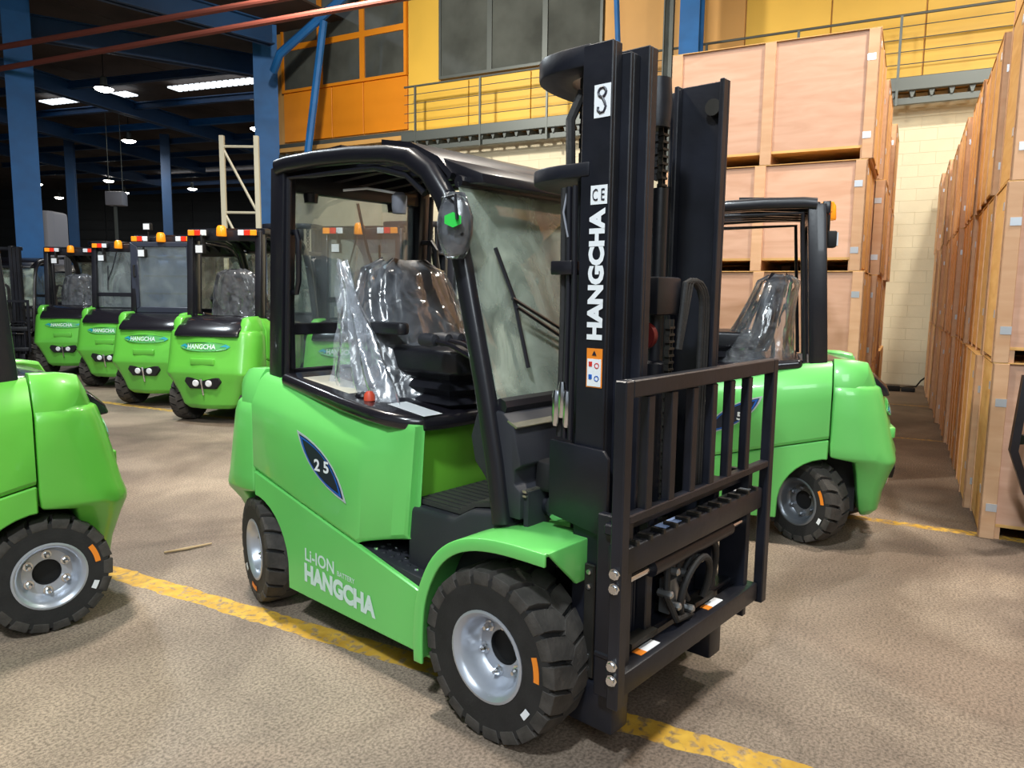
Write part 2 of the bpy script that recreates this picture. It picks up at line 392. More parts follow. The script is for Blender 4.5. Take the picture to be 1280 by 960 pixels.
MB().box(0.0, 0.10, -8, 10.6, 0.14, 0.36).build('edge_beam', GALV, fm_, bevel=0.01, seg=1)
MB().box(0.12, 1.2, -8, 14.9, 0.22, 0.32).build('deck', YELT, fm_, smooth=0)
MB().box(0.08, 0.16, -8, 14.9, -0.06, 0.04).build('lower_angle', GALV, fm_, smooth=0)
MB().box(0.45, 0.6, 10.6, 14.9, 0.34, 0.5).build('edge_beam', GALV, fm_, smooth=0)
jm = MB().prism([(-0.05, 0.12), (0.05, 0.12), (0.015, 0.0), (-0.015, 0.0)], 'x', 0.05, 0.64).mesh('joist', smooth=0); jm.materials.append(GALV)
for i in range(64):
    j = link('joist', jm, fm_); j.location = (0, -3.2 + i * 0.285, 0.04)

gr = bempty('guard_rail', 14.36, 0, 5.16); tag(gr, 'long grey steel guard rail along the edge of the yellow upper floor', 'railing')
MB().tube([(0, -8, 0.98), (0, 10.5, 0.98)], 0.022).build('top_rail', GALV, gr)
for z in (0.2, 0.4, 0.6, 0.8):
    MB().tube([(0, -8, z), (0, 10.5, z)], 0.008, n=6).build('wire', GALV, gr)
for l in (-4.4, -2.8, -1.2, 0.45, 2.05, 3.65, 5.3, 6.9, 8.5, 10.2):
    MB().box(-0.02, 0.02, l - 0.02, l + 0.02, -0.45, 0.98).build('post', GALV, gr, smooth=0)

# right side wall behind the crates, roof
o = bstruct('wall_right', MB().box(-14, 15, -9.3, -9.0, 0, 10), WALLW, smooth=0); tag(o, kind='structure')
cl = bempty('ceiling', 0, 0, 0); tag(cl, kind='structure')
MB().box(-14, 15.3, -10, 15.4, 10.1, 10.2).build('roof_sheet', ROOF, cl, smooth=0)
for i in range(18):
    MB().box(-24, 66, 15.4 - 2.6 + i * 2.6, 15.4 + i * 2.6 - 0.03, 8.15 + 0.0 * i, 8.2).build('roof_sheet', ROOF, cl, smooth=0)
SKY = mat('skylight_sheet', (0.8, 0.85, 0.9), 0.6, emit=(0.85, 0.93, 1.0), estr=1.6)
def beam(p0, p1, hgt, wid, m, name, parent=None, flange=0.0):
    p0, p1 = Vector(p0), Vector(p1); d = (p1 - p0); L_ = d.length; a = math.atan2(d.y, d.x); e = math.asin(d.z / L_)
    b = MB().box(0, L_, -wid * 0.12, wid * 0.12, 0, hgt).box(0, L_, -wid / 2, wid / 2, 0, 0.03).box(0, L_, -wid / 2, wid / 2, hgt - 0.03, hgt)
    M = Matrix.Translation(p0) @ Matrix.Rotation(a, 4, 'Z') @ Matrix.Rotation(-e, 4, 'Y')
    return b.xf(M).build(name, m, parent, smooth=0)
rf = empty('roof_frame'); tag(rf, 'blue painted steel roof beams and purlins under the dark roof', 'roof frame')
for p0, p1, h_, w_, m in (((-13.0, 17.2, 7.3), (-6.4, 21.6, 7.3), 0.55, 0.3, BLUED), ((-15.2, 18.5, 7.3), (-11.2, 31.9, 7.3), 0.5, 0.3, BLUED), ((-11.3, 31.9, 7.3), (-9.3, 39, 7.3), 0.5, 0.3, BLUED),
                   ((-18.6, 25.6, 7.3), (-15.6, 38.5, 7.3), 0.5, 0.3, BLUED), ((-24, 28, 7.3), (-20, 44, 7.3), 0.5, 0.3, BLUED), ((-9.4, 14.6, 7.3), (-5.8, 18.5, 7.3), 0.5, 0.3, BLUED)):
    beam(p0, p1, h_, w_, m, 'rafter', rf)
for k in range(9):
    y0 = 19.2 + k * 2.75
    beam((-26, y0 + 8.6, 7.55), (-5.2, y0 + 0.6 + 1.0, 7.55), 0.22, 0.16, BLUE if k == 2 else BLUED, 'purlin', rf)
sk = bempty('window_1', 0, 0, 0); sk.rotation_euler = (0, 0, 0); tag(sk, kind='structure')
# ridge skylight strips between the purlins, corrugated
for p0, p1 in (((-16.6, 26.9, 7.95), (-12.8, 25.5, 7.95)), ((-11.2, 24.9, 7.95), (-6.6, 23.2, 7.95)), ((-20.5, 44.0, 7.95), (-11.0, 40.5, 7.95))):
    d = Vector(p1) - Vector(p0); n_ = 22; b = MB()
    for i in range(n_):
        a = Vector(p0) + d * (i / n_); c = a + d / n_ * 0.62; w_ = Vector((-d.y, d.x, 0)).normalized() * 0.5
        b.add([a, c, c + w_, a + w_, a + Vector((0, 0, .05)), c + Vector((0, 0, .05)), c + w_ + Vector((0, 0, .05)), a + w_ + Vector((0, 0, .05))], [(0, 1, 2, 3), (7, 6, 5, 4), (0, 4, 5, 1), (1, 5, 6, 2), (2, 6, 7, 3), (3, 7, 4, 0)])
    b.build('pane', SKY, sk, smooth=0)
# far walls of the dark hall
fw = empty('wall_far', (0, 0, 0)); tag(fw, kind='structure')
for i in range(10):
    b = MB().box(-58 + i * 6, -52.05 + i * 6, 52, 52.2, 0, 9.4)
    for k in range(14): b.box(-58 + i * 6, -52.05 + i * 6, 51.93, 52.0, 0.3 + k * 0.65, 0.36 + k * 0.65)
    b.build('panel', FARW, fw, smooth=0)
o = MB().box(-46, -45.7, -14, 52, 0, 9.4).build('wall_left', FARW, smooth=0); tag(o, kind='structure')

def column(x, y, w, z1, m, lab, d=None, rz=0.35):
    c = empty('steel_column', (x, y, 0), rz); tag(c, lab, 'column', 'blue steel columns')
    d = d or w
    MB().box(-w / 2, w / 2, -d / 2, -d / 2 + 0.03, 0, z1).build('flange', m, c, smooth=0)
    MB().box(-w / 2, w / 2, d / 2 - 0.03, d / 2, 0, z1).build('flange', m, c, smooth=0)
    MB().box(-0.02 - w * .1, 0.02 + w * .1, -d / 2 + 0.03, d / 2 - 0.03, 0, z1).build('web', m, c, smooth=0)
    MB().box(-w * 0.62, w * 0.62, -d * 0.62, d * 0.62, 0, 0.03).build('base_plate', m, c, smooth=0)
    return c
column(-10.75, 16.8, 0.52, 8.1, BLUE, 'bright blue steel column at the far left edge behind the rear trucks', rz=0.55)
column(-6.35, 19.7, 0.58, 8.1, BLUE, 'bright blue steel column left of the orange office front, with diagonal braces', rz=0.3)
column(-18.6, 32, 0.34, 7.9, BLUED, 'slim dark blue column far back, right of the left edge column')
column(-14.6, 32, 0.36, 7.9, BLUED, 'slim dark blue column far back above the truck with the open rear door')
column(3.22, 14.35, 0.36, 9.9, BLUE, 'blue column in front of the yellow upper wall, above the crate stack', rz=BA - pi / 2)
pc = empty('grey_channel', (2.82, 14.42, 0), BA - pi / 2); tag(pc, 'grey steel channel post standing directly left of the upper wall blue column', 'post')
MB().box(-0.09, 0.09, 0.0, 0.03, 0, 9.9).box(-0.09, -0.07, -0.08, 0.0, 0, 9.9).box(0.07, 0.09, -0.08, 0, 0, 9.9).build('channel', GALV, pc, smooth=0)
br = empty('diagonal_brace', (-5.9, 18.9, 0)); tag(br, 'blue diagonal tube braces crossing in front of the orange office windows', 'brace')
MB().tube([(0.1, -0.3, 6.75), (0.35, -0.6, 7.05), (2.2, -0.8, 8.5)], 0.10, n=8).build('long_strut', BLUE, br)
MB().tube([(1.42, -0.72, 7.75), (1.0, -0.7, 4.9), (0.95, -0.7, 4.3)], 0.09, n=8).build('short_strut', BLUE, br)
pt = MB().tube([(1.78, 14.25, 7.4), (1.86, 14.25, 6.1), (1.9, 14.25, 4.9)], 0.05, n=8).build('blue_pole', BLUE); tag(pt, 'thin blue pole above the top of the nearest mast', 'pole')
for a, b_, lab in (((-35.7, 26.25, 6.35), (7.54, 8.3, 6.35), 'upper of two rust red pipes crossing under the roof'), ((-35.6, 25.93, 5.5), (6.36, 9.6, 6.48), 'lower of two rust red pipes crossing under the roof')):
    d = Vector(b_) - Vector(a); o = MB().tube([(0, 0, 0), (d.length, 0, 0)], 0.055, n=10).build('sprinkler_pipe', RUST); o.location = a
    o.rotation_euler = (0, -math.asin(d.z / d.length), math.atan2(d.y, d.x)); tag(o, lab, 'pipe', 'rust red pipes')

LAMPM = mat('lamp_glow', (1, 1, 1), 0.5, emit=(1.0, 0.95, 0.86), estr=28.0)
for i, (x, y, z, c, lab) in enumerate(((-11.79, 22.16, 7.2, 1, 'brightest high bay lamp hanging nearest the skylight strip'), (-14.94, 29.7, 7.2, 1, 'high bay lamp below the brightest one'), (-21.6, 40.6, 7.2, 0, 'high bay lamp above the grey unit heater'),
        (-9.12, 27.25, 7.2, 0, 'high bay lamp hanging just left of the blue braced column'), (-18.35, 43.4, 7.2, 0, 'small far lamp left of the cream rack upright'), (-23.3, 45.5, 7.2, 0, 'small far lamp beside the grey unit heater'),
        (-26.4, 42.2, 7.2, 0, 'small far lamp right of the left edge column'), (-28.9, 48.3, 7.2, 0, 'lowest small far lamp left of the slim blue column'))):
    t = empty('high_bay_lamp', (x, y, z)); tag(t, lab, 'lamp', 'hanging high bay lamps')
    MB().lathe([(0.05, 0.35), (0.09, 0.3), (0.10, 0.1), (0.27, 0.0), (0.26, 0.0), (0.0, 0.02)], (0, 0, 0), 'z', 20).build('shade', GALV, t)
    MB().lathe([(0.0, -0.09), (0.14, -0.075), (0.23, -0.03), (0.25, 0.0), (0.0, 0.0)], (0, 0, 0), 'z', 20).build('bulb', LAMPM, t)
    MB().tube([(0, 0, 0.3), (0, 0, 0.95)], 0.012, n=6).build('cable', DARK, t)
    if i < 5: area('lamp_light', (x, y, z - 0.1), 0.4, 200, WARM if c else COOL)

ru = empty('rack_upright', (-5.75, 16.0, 0)); tag(ru, 'tall cream perforated pallet rack upright behind the rear row of trucks', 'rack')
for x in (-0.36, 0.36):
    MB().box(x - 0.05, x + 0.05, -0.04, 0.04, 0, 4.72).build('post', RACK, ru, bevel=0.005, seg=1)
for z0, z1, hz in ((4.5, 4.5, 1), (4.42, 3.2, 0), (3.15, 3.15, 1), (3.08, 1.8, 0), (1.75, 1.75, 1)):
    MB().tube([(-0.32, 0, z0), (0.32, 0, z1)], 0.028, n=6).build('brace', RACK, ru)
uh = empty('unit_heater', (-14.65, 28.0, 4.55)); tag(uh, 'small grey hanging unit heater in the far hall', 'heater')
MB().box(-0.32, 0.32, -0.2, 0.2, 0, 0.5).build('case', PALE, uh, bevel=0.03)
MB().box(-0.1, 0.0, -0.03, 0.03, -1.6, 0).build('pipe', GALV, uh, smooth=0)
for x in (-0.25, 0.25): MB().tube([(x, 0, 0.5), (x, 0, 3.62)], 0.012, n=6).build('hanger', GALV, uh)
cv = empty('covered_cabin', (-15.9, 26, 0)); tag(cv, 'pale grey rounded cover standing behind the left blue column', 'cover')
MB().rbox(-0.65, 0.35, -0.6, 0.6, 0.4, 4.1, 0.25).build('cover_shell', PALE, cv, bevel=0.12)
MB().box(-0.6, 0.3, -0.5, 0.5, 0, 0.42).build('skid', DARK, cv, smooth=0)

# ------------------------------------------------------------------ crates
def crate(name, D0, D1, l0, l1, z0, z1, lab, grp, front_m, side_m, side, nseam, gap=0.09, mid_front=True, clips=True):
    """plywood crate: x = depth, y = left, side = +1 shows its left face, -1 its right face"""
    c = bempty(name, (D0 + D1) / 2, (l0 + l1) / 2, z0); tag(c, lab, 'crate', grp)
    dx, dy, h = (D1 - D0) / 2 - 0.006, (l1 - l0) / 2 - 0.006, z1 - z0 - 0.006
    t = 0.022; b0 = gap
    # front faces (towards the camera)
    segs = [(-dy + 0.01, -0.01), (0.01, dy - 0.01)] if mid_front else [(-dy + 0.01, dy - 0.01)]
    for a, b in segs:
        MB().box(-dx + t, -dx + t + 0.012, a, b, b0, h).build('front_panel', front_m, c, smooth=0)
    bw = 0.045
    for yy in ([-dy + bw, 0, dy - bw] if mid_front else [-dy + bw, dy - bw]):
        MB().box(-dx, -dx + t, yy - bw, yy + bw, 0.0, h).build('batten', BATT, c, bevel=0.003, seg=1)
    # side faces
    ys = side * dy
    step = 2 * dx / nseam
    for k in range(nseam):
        a = -dx + k * step
        MB().box(a + 0.008, a + step - 0.008, min(ys, ys - side * 0.014) - side * 0.005, max(ys, ys - side * 0.014) - side * 0.005, 0.03, h - 0.01).build('side_panel', side_m, c, smooth=0)
        MB().box(a + 0.0, a + 0.055, min(ys, ys - side * 0.014), max(ys, ys - side * 0.014), 0.0, h).build('batten', BATT, c, bevel=0.003, seg=1)
    MB().box(dx - 0.05, dx, min(ys, ys - side * 0.014), max(ys, ys - side * 0.014), 0.0, h).build('batten', BATT, c, smooth=0)
    MB().box(-dx + 0.04, dx, min(-ys, -ys + side * .02), max(-ys, -ys + side * .02), b0, h).build('side_panel', side_m, c, smooth=0)
    MB().box(dx - 0.02, dx - 0.002, -dy + 0.02, dy - 0.02, b0, h).build('back_panel', side_m, c, smooth=0)
    MB().box(-dx + 0.002, dx, -dy, dy, h, h + 0.006).build('top_panel', side_m, c, smooth=0)
    MB().box(-dx + 0.02, dx, -dy + 0.02, dy - 0.03, b0 - 0.02, b0).build('bottom_panel', side_m, c, smooth=0)
    for yy in (-dy + 0.06, 0, dy - 0.08):
        MB().box(-dx + 0.025, dx - 0.02, yy - 0.04, yy + 0.04, 0.0, b0 - 0.02).build('skid', BATT, c, smooth=0)
    if clips:
        for zz in (0.16 * h, 0.76 * h):
            MB().box(-dx - 0.003, -dx + 0.001, (dy - 0.09 if side > 0 else -dy + 0.03), (dy - 0.03 if side > 0 else -dy + 0.09), zz, zz + 0.05).build('clip', CLIP, c, smooth=0)
            MB().box(-dx + 0.06, -dx + 0.12, min(ys, ys + side * 0.003), max(ys, ys + side * 0.003), zz + 0.1, zz + 0.15).build('clip', CLIP, c, smooth=0)
    return c
lv = [0, 0.87, 1.75, 2.63, 3.62]
ords = ['nearest', 'second', 'third', 'farthest']
tiers = ['bottom', 'second', 'third', 'top']
for k in range(4):
    for i in range(4):
        D0 = 6.66 + k * 1.24; off = random.uniform(-0.03, 0.03)
        crate('plywood_crate', D0, D0 + 1.2, 0.36 + off - (0.06 * (k % 2)), 2.02 + off, lv[i], lv[i + 1] - (0.0 if i < 3 else 0.09 * (k % 3)),
              'pink plywood crate behind the right truck, %s tier, %s in depth' % (tiers[i], ords[k]), 'left crate stacks', PLYP, PLYY, -1, 2, gap=0.11)
Ds = [5.55, 6.31, 7.79, 9.09, 10.5, 11.85, 13.15, 14.55]
ordr = ['nearest', 'second', 'third', 'fourth', 'fifth', 'sixth', 'last']
lr = [0, 1.14, 2.26, 3.38]
for k in range(7):
    for i in range(3 if k else 3):
        off = random.uniform(-0.015, 0.015)
        crate('plywood_crate', Ds[k], Ds[k + 1] - 0.015, -1.95 + off, -0.48 + 0.033 * k + off, lr[i], lr[i + 1] + (0.0 if i < 2 else random.uniform(-0.05, 0.05)),
              'golden plywood crate in the right row, %s tier, %s from the camera' % (['bottom', 'middle', 'top'][i], ordr[k]), 'right crate row', PLYP, PLYY, 1, 1 if k == 0 else 3, gap=0.10, mid_front=False)
for i in range(4):
    crate('plywood_crate', 5.62, 7.0, -3.5, -1.99, lr[i] if i < 3 else 3.38, (lr + [4.5])[i + 1], 'pink plywood crate at the right edge of the picture, %s tier' % tiers[i], 'right crate row', PLYP, PLYY, 1, 2, gap=0.10)
crate('plywood_crate', 5.75, 7.2, -1.95, -0.55, 3.40, 4.5, 'raised plywood crate on top of the near end of the right row', 'right crate row', PLYP, PLYY, 1, 2, gap=0.10)

# ------------------------------------------------------------------ forklift parts
def tyre_mb(R, Wd, rim):
    h = Wd / 2
    prof = [(rim, -h * 0.80), (rim * 1.06, -h * 0.97), (R * 0.80, -h), (R * 0.91, -h * 0.99), (R * 0.92, -h * 0.85), (R * 0.915, 0), (R * 0.92, h * 0.85), (R * 0.91, h * 0.99), (R * 0.80, h), (rim * 1.06, h * 0.97), (rim, h * 0.80)]
    return MB().lathe(prof, (0, 0, 0), 'y', 56, closed=True)
def tread_mb(R, Wd, n):
    b = MB(); h = Wd / 2; P = 2 * pi / n
    for s in (-1, 1):
        for k in range(n):
            a0 = k * P + (P * 0.5 if s > 0 else 0)
            # outline (angle, y) of one lug, inner zigzag edge near the centre
            ol = [(-0.40, 0.08), (0.02, -0.15), (0.44, 0.13), (0.58, 0.58), (0.68, 0.97), (-0.12, 0.97), (-0.20, 0.60)]
            top = []; bot = []
            for u, w in ol:
                a = a0 + u * P; y = s * w * h; r1 = R if w < 0.9 else R * 0.978
                top.append((r1 * cos(a), y, r1 * sin(a))); r0 = R * 0.905
                u2 = u * 1.0; a2 = a0 + (u2 + (0.03 if u > 0.2 else -0.03)) * P
                yy = y if w < 0.9 else s * h * 1.0
                bot.append((r0 * cos(a2), yy, r0 * sin(a2)))
            # sidewall shoulder drop
            m_ = len(ol)
            fs = [tuple(range(m_))] + [(i, (i + 1) % m_, m_ + (i + 1) % m_, m_ + i) for i in range(m_)]
            b.add(top + bot, fs)
            q = []
            for u in (0.68, -0.12):
                for rr, yy in ((0.93, 1.0), (0.84, 1.02), (0.84, 0.98)):
                    a = a0 + u * P; q.append((R * rr * cos(a), s * h * yy, R * rr * sin(a)))
            qa = a0 + 0.68 * P; qb = a0 - 0.12 * P
            vs = []
            for aa in (qa, qb):
                for rr, yy in ((0.978, 0.965), (0.93, 1.005), (0.835, 1.02), (0.82, 0.985), (0.92, 0.97)):
                    vs.append((R * rr * cos(aa), s * h * yy, R * rr * sin(aa)))
            b.add(vs, [(0, 1, 2, 3, 4), (9, 8, 7, 6, 5)] + [(i, (i + 1) % 5, 5 + (i + 1) % 5, 5 + i) for i in range(5)])
    return b
def rim_mb(rr, h, deep):
    # s=-1 face outward (-y)
    prof = [(rr * 0.97, h * 0.7), (rr * 0.97, -h * 0.80), (rr * 1.08, -h * 0.93), (rr * 1.08, -h * 1.0), (rr * 1.02, -h * 1.02), (rr * 0.93, -h * 0.93), (rr * 0.88, -h * 0.80), (rr * 0.84, -h * 0.5), (rr * 0.80, -h + deep), (rr * 0.72, -h + deep + 0.012), (rr * 0.42, -h + deep + 0.012), (rr * 0.40, -h + deep + 0.04)]
    return MB().lathe(prof, (0, 0, 0), 'y', 44, closed=False)
def wheel(parent, x, y, R, Wd, side, n, steer=0.0, rr=0.155, rimm=None, stickers=True, roll=0.0, deep=0.085, nuts=6):
    rimm = rimm or SILV
    w = cp('wheel', ('tyre', R, Wd, rr), lambda: tyre_mb(R, Wd, rr), RUB, parent)
    rz = radians(steer) + (pi if side > 0 else 0)
    a_ = radians(steer); pv = 0.0 if not steer else (0.11 if abs(steer) < 30 else 0.20)
    w.location = (x - side * -1 * 0 - sin(a_) * side * pv, y - side * pv + cos(a_) * side * pv, R); w.rotation_euler = (0, radians(roll), rz)
    h = Wd / 2
    cp('tread', ('tread', R, Wd, n), lambda: tread_mb(R, Wd, n), TREAD, w, bevel=0.004 * R / 0.3, seg=1, smooth=30)
    cp('rim', ('rim', rr, h, deep), lambda: rim_mb(rr, h, deep), rimm, w)
    cp('hub', ('hub', rr, h, deep), lambda: MB().lathe([(rr * 0.415, h * 0.5), (rr * 0.415, -h + deep + 0.0135), (rr * 0.40, -h + deep + 0.0115), (rr * 0.39, -h + deep + 0.03), (0, -h + deep + 0.03)], (0, 0, 0), 'y', 24), DARK, w)
    for k in range(nuts):
        a = 2 * pi * k / nuts + 0.3
        nb = cp('wheel_nut', ('nut', rr), lambda: MB().lathe([(0.021, 0.0), (0.021, -0.006), (0.013, -0.007), (0.013, -0.022), (0.007, -0.03), (0.007, -0.034), (0, -0.034)], (0, 0, 0), 'y', 8), CHROME if rimm is SILV else DRIM, w, smooth=20)
        nb.location = (rr * 0.60 * cos(a), -h + deep + 0.012, rr * 0.60 * sin(a))
    if stickers:
        for a, m, ln in ((radians(8), ORANGE, 0.085), (radians(-37), WHITE, 0.038)):
            vs = []; N_ = 5; r0 = R * 0.74; 
            for t in (0, 1):
                for i in range(N_ + 1):
                    aa = a + (i / N_ - 0.5) * ln / r0
                    for q in (-1, 1): vs.append(((r0 + q * 0.011) * cos(aa), -h - 0.001 - 0.0015 * t, (r0 + q * 0.011) * sin(aa)))
            fs = [(2 * i, 2 * i + 1, 2 * i + 3, 2 * i + 2) for i in range(N_)] + [(12 + 2 * i, 14 + 2 * i, 15 + 2 * i, 13 + 2 * i) for i in range(N_)]
            cp('tyre_label', ('tl', R, h, a), lambda: MB().add(vs, fs), m, w, smooth=0)
    return w

def cw_mb():
    """cast counterweight: plan rings lofted over height"""
    lev = [(0.17, -1.80, -1.91, 0.26, 0.05), (0.22, -1.78, -1.945, 0.32, 0.07), (0.34, -1.76, -1.955, 0.37, 0.08), (0.47, -1.74, -1.985, 0.43, 0.09), (0.55, -1.72, -2.005, 0.495, 0.12),
           (0.575, -1.58, -2.01, 0.52, 0.18), (0.64, -1.575, -1.99, 0.522, 0.19), (0.80, -1.575, -1.955, 0.52, 0.19), (0.95, -1.575, -1.915, 0.518, 0.18), (1.00, -1.575, -1.90, 0.505, 0.17), (1.02, -1.575, -1.86, 0.49, 0.15)]
    rings = []
    for z, xf_, xr, w, r in lev:
        pts = [(xf_, -w)]
        bulge = 0.045
        # side then rounded corner then bowed rear
        for q in range(7):
            a = radians(q * 15); pts.append((xr + bulge + r - r * sin(a) if False else xr + bulge + r * (1 - sin(a)), -(w - 0.02 - r * 0.9) - r * 0.9 * cos(a) - 0.02 * (1 - q / 6)))
        for q in (-0.6, -0.3, 0.0, 0.3, 0.6):
            pts.append((xr + bulge * q * q * 1.6, q * (w - r)))
        half = pts[1:8]
        for p in reversed(half): pts.append((p[0], -p[1]))
        pts.append((xf_, w))
        rings.append([(p[0], p[1], z) for p in pts])
    b = MB().loft(rings)
    return b
def ears_mb():
    b = MB()
    rings = []
    for x, zt, y0, y1 in ((-1.575, 1.165, 0.36, 0.47), (-1.69, 1.162, 0.355, 0.468), (-1.765, 1.148, 0.35, 0.45), (-1.80, 1.08, 0.35, 0.42), (-1.83, 1.0, 0.35, 0.40), (-1.85, 0.94, 0.355, 0.385)):
        rings.append([(x, y0, 0.9), (x, y0, zt - 0.015), (x, y0 + 0.015, zt), (x, y1 - 0.03, zt), (x, y1, zt - 0.04), (x, 0.503 if x > -1.7 else y1 + 0.01, zt - 0.14 if x > -1.7 else zt - 0.07), (x, 0.503 if x > -1.7 else y1 + 0.01, 0.9)])
    return b.loft(rings)
def hoodback_mb():
    b = MB(); rings = []
    for x, z in ((-1.50, 1.15), (-1.60, 1.15), (-1.70, 1.135), (-1.78, 1.105), (-1.86, 1.05), (-1.918, 0.995), (-1.935, 0.95), (-1.8, 0.93), (-1.5, 0.93)):
        rings.append([(x + (0.03 * (y / .37) ** 2 if x < -1.75 else 0), y, z) for y in (-0.37, -0.2, 0, 0.2, 0.37)])
    n = 5; vs = [p for r in rings for p in r]; fs = []
    K = len(rings)
    for k in range(K):
        for i in range(n - 1):
            k2 = (k + 1) % K; fs.append((k * n + i, k * n + i + 1, k2 * n + i + 1, k2 * n + i))
    fs += [tuple(k * n for k in range(K)), tuple(k * n + n - 1 for k in range(K))]
    return b.add(vs, fs)
def side_mb():
    """side door panel on the right (-y), wraps round its front corner"""
    plan = [(-1.565, -0.525), (-1.2, -0.53), (-0.9, -0.53), (-0.76, -0.527), (-0.715, -0.52), (-0.675, -0.507), (-0.63, -0.49), (-0.57, -0.474), (-0.505, -0.462), (-0.49, -0.455), (-0.49, -0.43)]
    def zb(x): return 0.69 - (x + 1.565) * 0.228 if x < -0.76 else 0.508 + (x + 0.76) * 0.22
    def zt(x): return 1.150 - (x + 1.565) * 0.118
    rings = []
    cx, cy = -1.0, -0.1
    for i, (x, y) in enumerate(plan):
        t0, t1 = zb(x), zt(x); ring = []
        fade = 1.0 if x < -0.75 else max(0.0, (-0.49 - x) / 0.26)
        for z, ins in ((t0, 0.012), (t0 + 0.02, 0.0), ((t0 + t1) / 2, 0.0), (t1 - 0.145, 0.0), (t1 - 0.115, 0.012 * fade), (t1 - 0.03, 0.05 * fade), (t1, 0.085 * fade)):
            yy = min(y + ins, -0.40)
            lean = -(0.05 if i >= 4 else (0.02 if i == 3 else 0)) * (1 - (z - t0) / (t1 - t0))
            ring.append((x + lean, yy, z))
        # inner skin
        for z in (t1, t0):
            ring.append((min(x, -0.505), -0.39 if z == t1 else -0.425, z))
        rings.append(ring)
    return MB().loft(rings)
def frame_mb():
    arch = []
    for q in range(9):
        a = radians(8 + q * 82 / 8); arch.append((-1.585 + 0.295 * cos(a), 0.26 + 0.305 * sin(a)))
    poly = [(-1.29, 0.175), (-0.335, 0.160), (-0.335, 0.40), (-0.765, 0.500), (-1.20, 0.600), (-1.566, 0.683), (-1.566, 0.562)] + list(reversed(arch))[1:]
    return MB().prism(poly, 'y', -0.523, -0.498)
def fender_mb():
    path = [(-0.338, 0.185), (-0.338, 0.30), (-0.325, 0.42), (-0.29, 0.52), (-0.235, 0.61), (-0.16, 0.675), (-0.07, 0.715), (0.03, 0.735), (0.14, 0.742), (0.27, 0.742)]
    pp = [path[0]] + path + [path[-1]]; path = []
    for i in range(1, len(pp) - 2):
        for q in range(3):
            t = q / 3; p0, p1, p2, p3 = pp[i - 1:i + 3]
            path.append(tuple(0.5 * (2 * p1[k] + (p2[k] - p0[k]) * t + (2 * p0[k] - 5 * p1[k] + 4 * p2[k] - p3[k]) * t * t + (3 * p1[k] - p0[k] - 3 * p2[k] + p3[k]) * t ** 3) for k in (0, 1)))
    path.append(pp[-2])
    nrm = []
    for i, p in enumerate(path):
        a = path[max(i - 1, 0)]; c = path[min(i + 1, len(path) - 1)]; dx, dz = c[0] - a[0], c[1] - a[1]; L_ = math.hypot(dx, dz); nrm.append((dz / L_, -dx / L_))
    b = MB(); rings = []
    for (x, z), (nx, nz) in zip(path, nrm):
        yin = -0.33
        rings.append([(x, -0.605, z), (x, yin, z), (x + nx * 0.014, yin, z + nz * 0.014), (x + nx * 0.014, -0.592, z + nz * 0.014), (x + nx * 0.045, -0.592, z + nz * 0.045), (x + nx * 0.045, -0.605, z + nz * 0.045)])
    b.loft(rings)
    # turned-down front lip and its gusset
    b.prism([(-0.595, 0.742), (-0.33, 0.742), (-0.33, 0.60), (-0.44, 0.60)], 'x', 0.262, 0.276)
    return b
